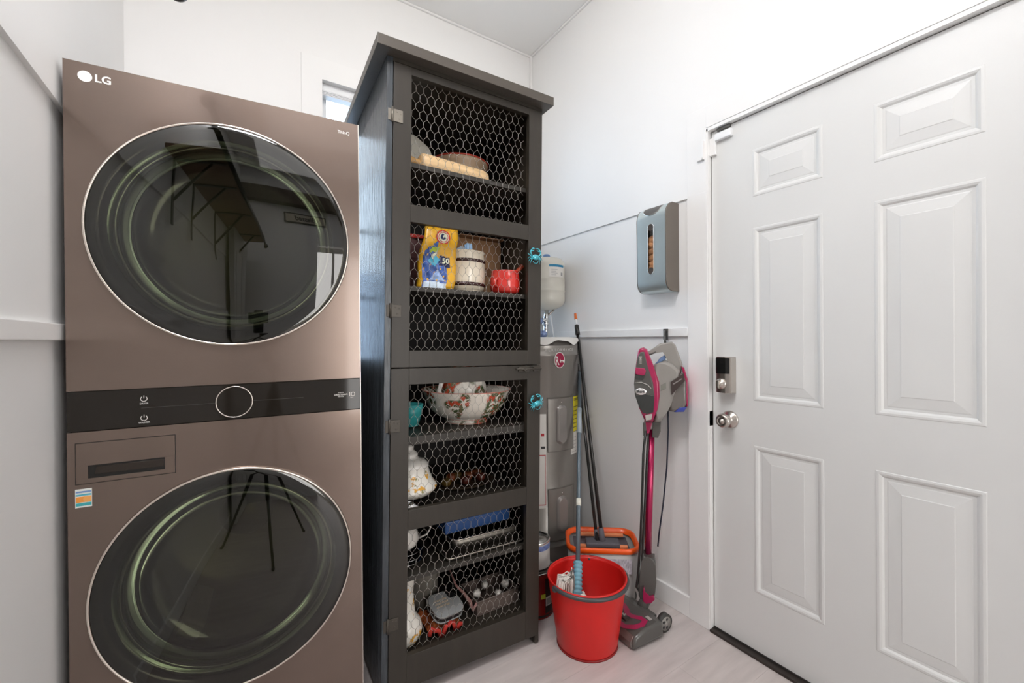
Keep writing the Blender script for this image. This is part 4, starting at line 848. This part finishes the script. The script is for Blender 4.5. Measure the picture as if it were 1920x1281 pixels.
# local prism frame: x along image right, y away from the viewer, z up
VM = Matrix(((vu.x, vn.x, 0, vc.x), (vu.y, vn.y, 0, vc.y), (0, 0, 1, 0), (0, 0, 0, 1)))
def VP(poly, y0, y1, mm, nm, bev=.006, par=None, label=None): return MB().prism(poly, y0, y1, VM, bev=bev).build(nm, mm, par or vac, label=label)
shell = [(-0.079, 1.138), (-0.071, 1.151), (-0.056, 1.155), (-0.042, 1.146), (-0.019, 1.087), (0.006, 1.011), (0.008, 0.954), (-0.002, 0.897), (-0.02, 0.843), (-0.053, 0.848), (-0.075, 0.901), (-0.091, 0.955), (-0.094, 1.001), (-0.09, 1.055)]
VP(shell, -.055, .035, MGT, 'front_shell', .010)
dark = [(-0.077, 1.118), (-0.068, 1.137), (-0.052, 1.137), (-0.040, 1.079), (-0.018, 1.011), (-0.013, 0.954), (-0.019, 0.885), (-0.045, 0.875), (-0.075, 0.905), (-0.0915, 0.955), (-0.0945, 1.001), (-0.090, 1.055)]
VP(dark, -.059, .030, VDG, 'front_cover', .005)
VP([(-.074, .905), (-.058, .880), (-.018, .886), (-.014, .930), (-.014, .955), (-.050, .960), (-.088, .950)], -.061, -.05, mat('deep_grey', (.04, .042, .04), .25), 'lower_window', .002)
VP([(-.050, .872), (-.022, .880), (-.026, .856), (-.048, .850)], -.061, -.05, VSL, 'nose_plate', .001)
VP([(-.088, 1.071), (-.052, 1.069), (-.046, 1.058), (-.050, 1.041), (-.060, 1.038), (-.089, 1.043)], -.066, -.05, MGT, 'power_switch', .003)
VP([(-.088, 1.040), (-.060, 1.036), (-.052, 1.030), (-.060, 1.020), (-.090, 1.024)], -.0625, -.05, mat('deep_grey', (0, 0, 0)), 'switch_recess', .001)
b = MB(); M = VM @ T(-.067, -.060, .971) @ FX; b.lathe([(0, 0), (.023, 0), (.024, .002), (.0215, .004), (0, .004)], 36, M, sx=1, sy=.62); bdg = b.build('oval_badge', CHROME, vac)
text('Shark', 'brand_lettering', .0145, mat('ink_black', (0, 0, 0)), vac, VM @ T(-.068, -.0655, .971) @ FX, bold=.0005)
for i, ch in enumerate('IIXE'): text(ch, 'lettering', .012, VSL, vac, VM @ T(-.0665, -.0605, 1.090+.0085*i) @ FX @ Matrix.Rotation(PI/2, 4, 'Z'), bold=.0006)
MB().tube([VM @ Vector((x, -.0605, z)) for x, z in ((-.091, 1.006), (-.065, 1.010), (-.040, 1.000), (-.026, .985))], .0018, 6).build('trim_line', VSL, vac)
# motor body, handle loop and rear post
VP([(-.022, 1.075), (.0, 1.088), (.030, 1.100), (.060, 1.085), (.088, 1.060), (.075, .990), (.060, .930), (.036, .886), (.012, .845), (-.020, .838), (0, .90), (.006, .95), (.006, 1.01)], -.045, .050, VG, 'motor_housing', .014)
VP([(-.040, 1.135), (-.038, 1.118), (.024, 1.144), (.038, 1.12), (.048, 1.06), (.092, 1.045), (.098, 1.085), (.071, 1.165), (.058, 1.178), (.012, 1.172)], -.018, .018, VG, 'handle', .007)
VP([(-.030, 1.128), (-.006, 1.139), (-.008, 1.131), (-.029, 1.121)], -.0195, .0, DGREY, 'handle_grip_pad', .001)
VP([(-.012, 1.083), (.004, 1.087), (.030, 1.102), (.034, 1.112), (.028, 1.122), (.012, 1.112), (.006, 1.100)], -.010, .010, mat('trigger_blue', (.14, .22, .40), .25, coat=.5), 'trigger', .003)
VP([(0.057, 1.0), (0.090, 1.050), (0.104, 1.035), (0.112, 1.010), (0.112, 0.925), (0.103, 0.898), (0.071, 0.887), (0.038, 0.891), (0.060, 0.931)], -.040, .045, SMK, 'dust_cup', .012)
VP([(.092, 1.076), (.104, 1.070), (.1165, 1.025), (.1165, .914), (.110, .908), (.109, 1.005), (.102, 1.04)], -.03, .035, MGT, 'cup_latch', .003)
bd = VP([(0.050, 1.012), (0.101, 1.050), (0.104, 1.018), (0.053, 0.960)], -.052, -.038, mat('badge_dark', (.05, .035, .032), .3), 'side_badge', .001)
text('PROFESSIONAL', 'lettering', .0062, VSL, vac, VM @ T(.077, -.0525, 1.016) @ Matrix.Rotation(-.62, 4, 'Y') @ FX, bold=.0001)
VP([(.064, .888), (.084, .908), (.112, .910), (.100, .891)], -.044, .044, mat('latch_blue', (.04, .06, .30), .3), 'cup_release', .003)
VP([(.012, .998), (.032, 1.010), (.032, .985), (.012, .975)], -.047, -.04, mat('vent_grey', (.20, .20, .175), .4), 'vent_plate', .001)
# neck, wand, lower coupling
VP([(-.022, .842), (.012, .846), (.010, .80), (.0, .772), (-.024, .772)], -.022, .022, VDG, 'coupling', .004)
VP([(-.056, .838), (-.022, .836), (-.036, .786), (-.046, .778), (-.053, .790)], -.020, .018, MGT, 'release_lever', .004)
wp0 = Vector((1.484, 1.217, .20)); wp1 = Vector((1.496, 1.203, .80))
MB().cyl(wp0, wp1, .0155, seg=24).build('wand', mat('magenta_metal', (.42, .010, .085), .25, .5, coat=.5), vac)
b = MB(); b.prism([(-.030, .018), (-.018, -.002), (.018, .002), (.022, -.03), (.024, -.10), (.016, -.175), (-.006, -.205), (-.034, -.205), (-.048, -.17), (-.050, -.12), (-.040, -.06), (-.036, -.02)], -.026, .026, VM @ T(-.035, -.005, .262), bev=.008); b.build('lower_coupling', VDG, vac)
b = MB(); b.prism([(-.026, -.118), (-.020, -.145), (-.004, -.158), (.014, -.150), (.018, -.165), (.004, -.182), (-.018, -.190), (-.030, -.180), (-.030, -.150)], -.038, -.018, VM @ T(-.035, -.005, .262), bev=.003); b.build('foot_pedal', MGT, vac)
# floor nozzle: long side faces the cabinet (-x)
NM = T(1.342, 1.212, 0) @ Matrix.Rotation(-.08, 4, 'Z')
def NP(poly, y0, y1, mm, nm, bev=.006): return MB().prism(poly, y0, y1, NM, bev=bev).build(nm, mm, vac)
NP([(-.080, .006), (-.083, .030), (-.068, .052), (-.02, .066), (.050, .070), (.078, .062), (.080, .008)], -.128, .098, VDG, 'nozzle', .012)
NP([(-.0845, .008), (-.0855, .030), (-.071, .050), (-.055, .0515), (-.055, .008)], -.115, .088, SMK, 'nozzle_window', .005)
def top(x, yy): # point on nozzle top
    z = .0535 if x < -.068 else (.052+.0145*(x+.07)/.05 if x < -.02 else .0665+.004*(x+.02)/.07)
    return NM @ Vector((x, yy, z+.0012))
def strip(pts, nm, mm, wd):
    b = MB(); L_ = []
    for i, (x, yy) in enumerate(pts):
        a = Vector(pts[max(0, i-1)]); c = Vector(pts[min(len(pts)-1, i+1)]); t_ = (c-a).normalized(); n_ = Vector((-t_.y, t_.x)); L_.append((b.bm.verts.new(top(x+n_.x*wd, yy+n_.y*wd)), b.bm.verts.new(top(x-n_.x*wd, yy-n_.y*wd))))
    for A, B in zip(L_, L_[1:]): b._f([A[0], B[0], B[1], A[1]], True)
    return b.build(nm, mm, vac)
strip([(.02, .085), (.010, .078), (.010, .06), (.012, .03), (.002, .0), (-.012, -.02), (-.008, -.045), (.012, -.07), (.014, -.09), (-.01, -.10), (-.04, -.09), (-.066, -.06), (-.068, .0)], 'nozzle_stripe', MGT, .0115)
MB().box((-.045, -.045, .0585), (-.010, .040, .0670), M=NM, bev=.002).build('nozzle_badge', mat('badge_dark', (0, 0, 0)), vac)
text('Shark', 'brand_lettering', .022, VSL, vac, NM @ T(-.028, -.002, .0675) @ Matrix.Rotation(-PI/2, 4, 'Z'), bold=.0006)
MB().box((.030, -.10, .070), (.045, -.075, .0716), M=NM).build('white_mark', VSL, vac)
for s_ in (-1, 1):
    c_ = NM @ Vector((.112, s_*.098, .0365)); ax = (NM.to_3x3() @ Vector((0, 1, 0)))
    MB().cyl(c_-ax*.010, c_+ax*.010, .036, seg=32).build('wheel', mat('wheel_rubber', (.045, .043, .04), .5), vac)
    MB().cyl(c_-ax*.0118, c_+ax*.0118, .027, seg=32).build('wheel_hub', mat('wheel_grey', (.24, .23, .21), .35), vac)
    for k_ in range(5): h_ = Vector((math.cos(1.257*k_), 0, math.sin(1.257*k_)))*.017; MB().cyl(c_+h_-ax*.0124, c_+h_+ax*.0124, .0058, seg=12).build('hub_hole', BLACKP, vac); MB().cyl(c_-ax*.0145, c_+ax*.0145, .006, seg=12).build('axle_cap', VSL, vac)
MB().box((.060, -.07, .015), (.105, .07, .055), M=NM, bev=.008).cyl(NM @ Vector((.085, 0, .045)), NM @ Vector((.130, .0, .095)), .024, .020).build('swivel_neck', VDG, vac)
# power cord folded along the wand, and the loose one behind
b = MB(); cp = lambda u_, z, o_=0: VM @ Vector((u_, o_, z))
b.tube([cp(-.050, .80, -.02), cp(-.060, .70, -.02), cp(-.066, .52, -.02), cp(-.074, .33, -.02), cp(-.085, .18, -.02), cp(-.092, .125, -.02), cp(-.083, .110, -.02), cp(-.076, .125, -.02), cp(-.070, .20, -.02), cp(-.062, .36, -.018), cp(-.052, .54, -.018), cp(-.044, .70, -.018), cp(-.040, .79, -.018)], .0052, 8); b.build('folded_cord', BK, vac)
b = MB(); b.tube([cp(.040, .885, 0), cp(.041, .80, .01), cp(.034, .64, .01), cp(.018, .48, .01), cp(.002, .36, .01), cp(-.004, .30, .01)], .0032, 8); b.build('power_cord', mat('navy_black', (.012, .014, .03), .4), vac)
VP([(-.062, .830), (-.050, .838), (-.046, .800), (-.060, .775)], -.022, .0, VDG, 'cord_hook', .002)
o = thing('wall_hook', 'small dark hook on the wall rail above the vacuum handle', 'hook', (XW-.013, 1.203, 1.215))
MB().box((-.004, -.012, -.03), (0, .012, .02), bev=.001).tube([(-.002, 0, .008), (-.016, -.006, .010), (-.030, -.014, -.004), (-.040, -.024, -.028), (-.046, -.030, -.040)], .0045, 8).build('hook_body', DGREY, o)
# ================================================================== BAG DISPENSER
dp = thing('bag_dispenser', 'stainless steel wall dispenser holding brown bags beside the entry door', 'dispenser', (XW, 1.222, 1.3955), (0, 0, 0))
PRF = [(0, 0), (-.045, .0), (-.066, .006), (-.082, .022), (-.088, .046), (-.088, .325), (-.084, .352), (-.068, .374), (-.045, .384), (0, .384)]
def dpr(scale_in=0): return [(x+(scale_in if x < -.01 else 0), z+(scale_in if z < .1 else -scale_in)) for x, z in PRF]
for y_ in (-.079, .074): MB().prism(PRF, y_, y_+.005, bev=.0015).build('end_cap', mat('taupe_plastic', (.15, .13, .11), .5), dp)
# front sheet with slot, as strips: left, right, below, above
b = MB(); sx0, sx1, sz0, sz1 = -.0155, .0155, .095, .285
def sheet(y0, y1, prof):
    A = [b.bm.verts.new((x, y0, z)) for x, z in prof]; B = [b.bm.verts.new((x, y1, z)) for x, z in prof]
    for i in range(len(prof)-1): b._f([A[i], B[i], B[i+1], A[i+1]], True)
import itertools
fine = [(0, 0), (-.040, .0), (-.055, .002), (-.068, .0075), (-.079, .018), (-.0855, .032), (-.088, .048), (-.088, sz0), (-.088, sz1), (-.088, .325), (-.086, .343), (-.080, .358), (-.070, .371), (-.058, .379)]
ct = [i for i, p_ in enumerate(fine) if p_ == (-.088, sz0)][0]
sheet(-.074, sx0, fine); sheet(sx1, .074, fine); sheet(sx0, sx1, fine[:ct+1]); sheet(sx0, sx1, fine[ct+1:])
top_ = [(-.058, .379), (-.045, .383), (0, .384)]; sheet(-.074, -.05, top_); sheet(.05, .074, top_); b2 = [(-.016, .384), (0, .384)]; sheet(-.05, .05, b2)
DST = mat('steel_reflection_tint', (.56, .64, .65), .30, .6, bump=(50, .05, (40, 1, 1))); b.build('front_sheet', DST, dp)  # steel with a bluish reflection put into its base colour
# rounded slot ends and trim
b = MB(); R_ = [(-.0885, y_, z) for y_, z in [(.0155*math.cos(a), (sz1 if a < PI else sz0)+(.0155*math.sin(a))) for a in [2*PI*i/40 for i in range(40)]]]
b.tube(R_, .0014, 6, closed=True); b.build('slot_trim', STEEL, dp)
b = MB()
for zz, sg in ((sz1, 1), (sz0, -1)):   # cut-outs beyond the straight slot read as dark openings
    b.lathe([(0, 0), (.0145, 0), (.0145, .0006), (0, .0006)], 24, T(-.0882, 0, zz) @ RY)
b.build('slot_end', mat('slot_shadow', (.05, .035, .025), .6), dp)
pc_ = fine[9:]+[(-.045, .383), (-.030, .384)]; cl_ = [0]
for A, B in zip(pc_, pc_[1:]): cl_.append(cl_[-1]+math.hypot(B[0]-A[0], B[1]-A[1]))
def along(t):
    t = t*cl_[-1]
    for k_ in range(len(pc_)-1):
        if t <= cl_[k_+1] or k_ == len(pc_)-2:
            f_ = (t-cl_[k_])/(cl_[k_+1]-cl_[k_]); A, B = pc_[k_], pc_[k_+1]; n_ = Vector((-(B[1]-A[1]), B[0]-A[0])).normalized(); return A[0]+(B[0]-A[0])*f_+n_.x*.0012, A[1]+(B[1]-A[1])*f_+n_.y*.0012
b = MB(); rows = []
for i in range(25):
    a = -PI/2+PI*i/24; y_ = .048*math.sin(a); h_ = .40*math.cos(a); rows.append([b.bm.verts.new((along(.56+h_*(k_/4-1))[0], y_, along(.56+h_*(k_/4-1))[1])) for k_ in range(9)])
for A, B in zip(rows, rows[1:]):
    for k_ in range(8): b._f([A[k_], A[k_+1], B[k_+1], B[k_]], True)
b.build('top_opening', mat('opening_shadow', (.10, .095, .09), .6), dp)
b = MB(); b.tube([(along(.56+.41*math.cos(a))[0], .0495*math.sin(a), along(.56+.41*math.cos(a))[1]) for a in [2*PI*i/48 for i in range(48)]], .0013, 6, closed=True); b.build('opening_rim', STEEL, dp)
o = thing('paper_bags', 'crumpled brown paper bags seen through the dispenser slot', 'bags', (XW, 1.222, 1.3955))
BP = mat('brown_bag_paper', (.50, .25, .12), .7, bump=(60, 1), var=(30, .45)); rnd = random.Random(8)
for i, (z, r) in enumerate([(.03, .05), (.052, .05), (.085, .052), (.105, .05), (.135, .048), (.16, .045), (.19, .05), (.212, .05)]):
    b = MB(); b.lathe([(0, -.026), (.6, -.022), (.95, -.008), (1, .008), (.6, .024), (0, .028)], 22, T(-.040, .0, z+.02) @ Matrix.Diagonal((.038, .06, 1, 1)), wob=lambda t, r_, z_: 1+.10*math.sin(5*t+z_*190+i*2)+.08*math.sin(11*t+i+z_*300)); b.build('crumpled_bag', BP, o)
# ================================================================== BEHIND THE CAMERA (seen in the glossy doors)
sh = thing('wall_shelf', 'wooden shelf on black brackets high on the left wall behind the camera', 'shelf', (XL, 0, 2.02))
MB().box((0, -1.3, 0), (.24, .80, .022), bev=.002).build('board', mat('stained_pine', (.22, .12, .06), .5, bump=(20, .2, (6, 1, 6))), sh)
for y_ in (.66, .30, -.35, -1.0):
    b = MB(); b.box((.0, y_-.012, -.34), (.005, y_+.012, 0)); b.box((0, y_-.012, -.006), (.22, y_+.012, 0)); b.tube([(.004, y_, -.22), (.16, y_, -.01)], .007, 6); b.build('bracket', BLACKP, sh)
o = thing('hanging_rod', 'black rod with a ball end just above the picture edge over the washer', 'rod', (-.107, 0, 1.976))
MB().cyl((0, -1.25, 0), (0, 1.165, 0), .011).build('rod', BLACKP, o)
for y_ in (-1.26, 1.19): MB().sphere((0, y_, 0), .0225).cyl((0, y_-.02, 0), (0, y_+.02, 0), .013).build('ball_end', BLACKP, o)
for y_ in (-1.0, .30): MB().box((-.004, y_-.006, .0), (.004, y_+.006, .044)).build('rod_holder', BLACKP, o)
o = thing('word_sign', 'black framed wooden sign reading Blessed over the doorway behind the camera', 'sign', (.36, YF, 2.42), (0, 0, PI))
MB().box((-.27, -.022, -.065), (.27, 0, .065), bev=.003).build('frame', BLACKP, o); MB().box((-.25, -.0235, -.048), (.25, -.02, .048)).build('board', mat('pale_board', (.72, .64, .52), .6), o)
text('Blessed', 'lettering', .088, BLACKP, o, T(0, -.0245, 0) @ FX, shear=.3, bold=.003)
trim('trim_8', ((DX0-.09, YF, 0), (DX0, YF+.015, 2.19)), ((DX1, YF, 0), (DX1+.09, YF+.015, 2.19)), ((DX0, YF, 2.1), (DX1, YF+.015, 2.19)))
struct(MB().box((XL, YF+.02, 2.56), (XR, YF+.16, 2.74), bev=.004), 'trim_9', mat('dark_beam', (.10, .075, .055), .6))
w2 = struct(MB().box((.20, -3.0, .0), (.28, -2.94, 2.33)).box((1.58, -3.0, .0), (1.61, -2.94, 2.33)).box((.28, -3.0, 2.25), (1.58, -2.94, 2.33)).box((.28, -3.0, 0), (1.58, -2.94, .24)).box((.905, -2.975, .24), (.955, -2.93, 2.25)), 'added_fill_frame', TRIMW)  # unseen frame added around the passage fill light
od = struct(MB().box((XL+.02, -1.50, .012), (XL+.058, -.75, 2.03), bev=.003), 'door_2', DOORW)
for z0, z1 in ((.22, .95), (1.1, 1.85)):
    for y0, y1 in ((-1.42, -1.16), (-1.09, -.83)): MB().box((XL+.057, y0, z0), (XL+.064, y1, z1), bev=.003).build('panel', DOORW, od)
tp = thing('camera_tripod', 'black tripod standing directly below the viewpoint', 'tripod', (-.02, -.05, 0))
for a in (1.45, 3.55, 5.6):
    p_ = Vector((.33*math.cos(a), .36*math.sin(a), 0)); q_ = Vector((0, 0, .86)); b = MB(); b.tube([q_, q_.lerp(p_, .5)], .013, 8); b.tube([q_.lerp(p_, .48), q_.lerp(p_, .98)], .009, 8); b.sphere(p_+Vector((0, 0, .012)), .012); b.build('leg', BLACKP, tp)
b = MB(); b.cyl((0, 0, .70), (0, 0, 1.02), .013); b.cyl((0, 0, .82), (0, 0, .90), .032); b.sphere((0, 0, 1.03), .03); b.cyl((0, 0, 1.04), (0, 0, 1.06), .03); b.build('centre_column', BLACKP, tp)
cm_ = thing('photo_camera', 'black camera body on the tripod behind the viewpoint', 'camera', (-.045, -.068, 1.19), (0, 0, -YAW))
MB().box((-.065, -.055, -.045), (.065, -.005, .045), bev=.008).box((-.025, -.05, .045), (.025, -.012, .065), bev=.006).build('camera_body', BLACKP, cm_)
MB().box((-.03, -.045, -.13), (.03, -.01, -.045), bev=.004).build('plate_mount', BLACKP, cm_)
# canopy of the ceiling bulb, then a panel added to carry the rear fill
o = thing('ceiling_light', 'round glass ceiling light above the cabinet', 'lamp', (.74, 1.34, ZC))
MB().lathe([(0, 0), (.07, 0), (.07, -.02), (.02, -.03), (.012, -.10), (0, -.10)], 32).build('canopy', NICKEL, o)
o = thing('added_fill_panel', 'square panel added on the ceiling behind the camera for the fill light', 'lamp', (.62, -.70, ZC))
MB().box((-.78, -.78, -.02), (.78, .78, 0), bev=.004).build('panel_frame', TRIMW, o)
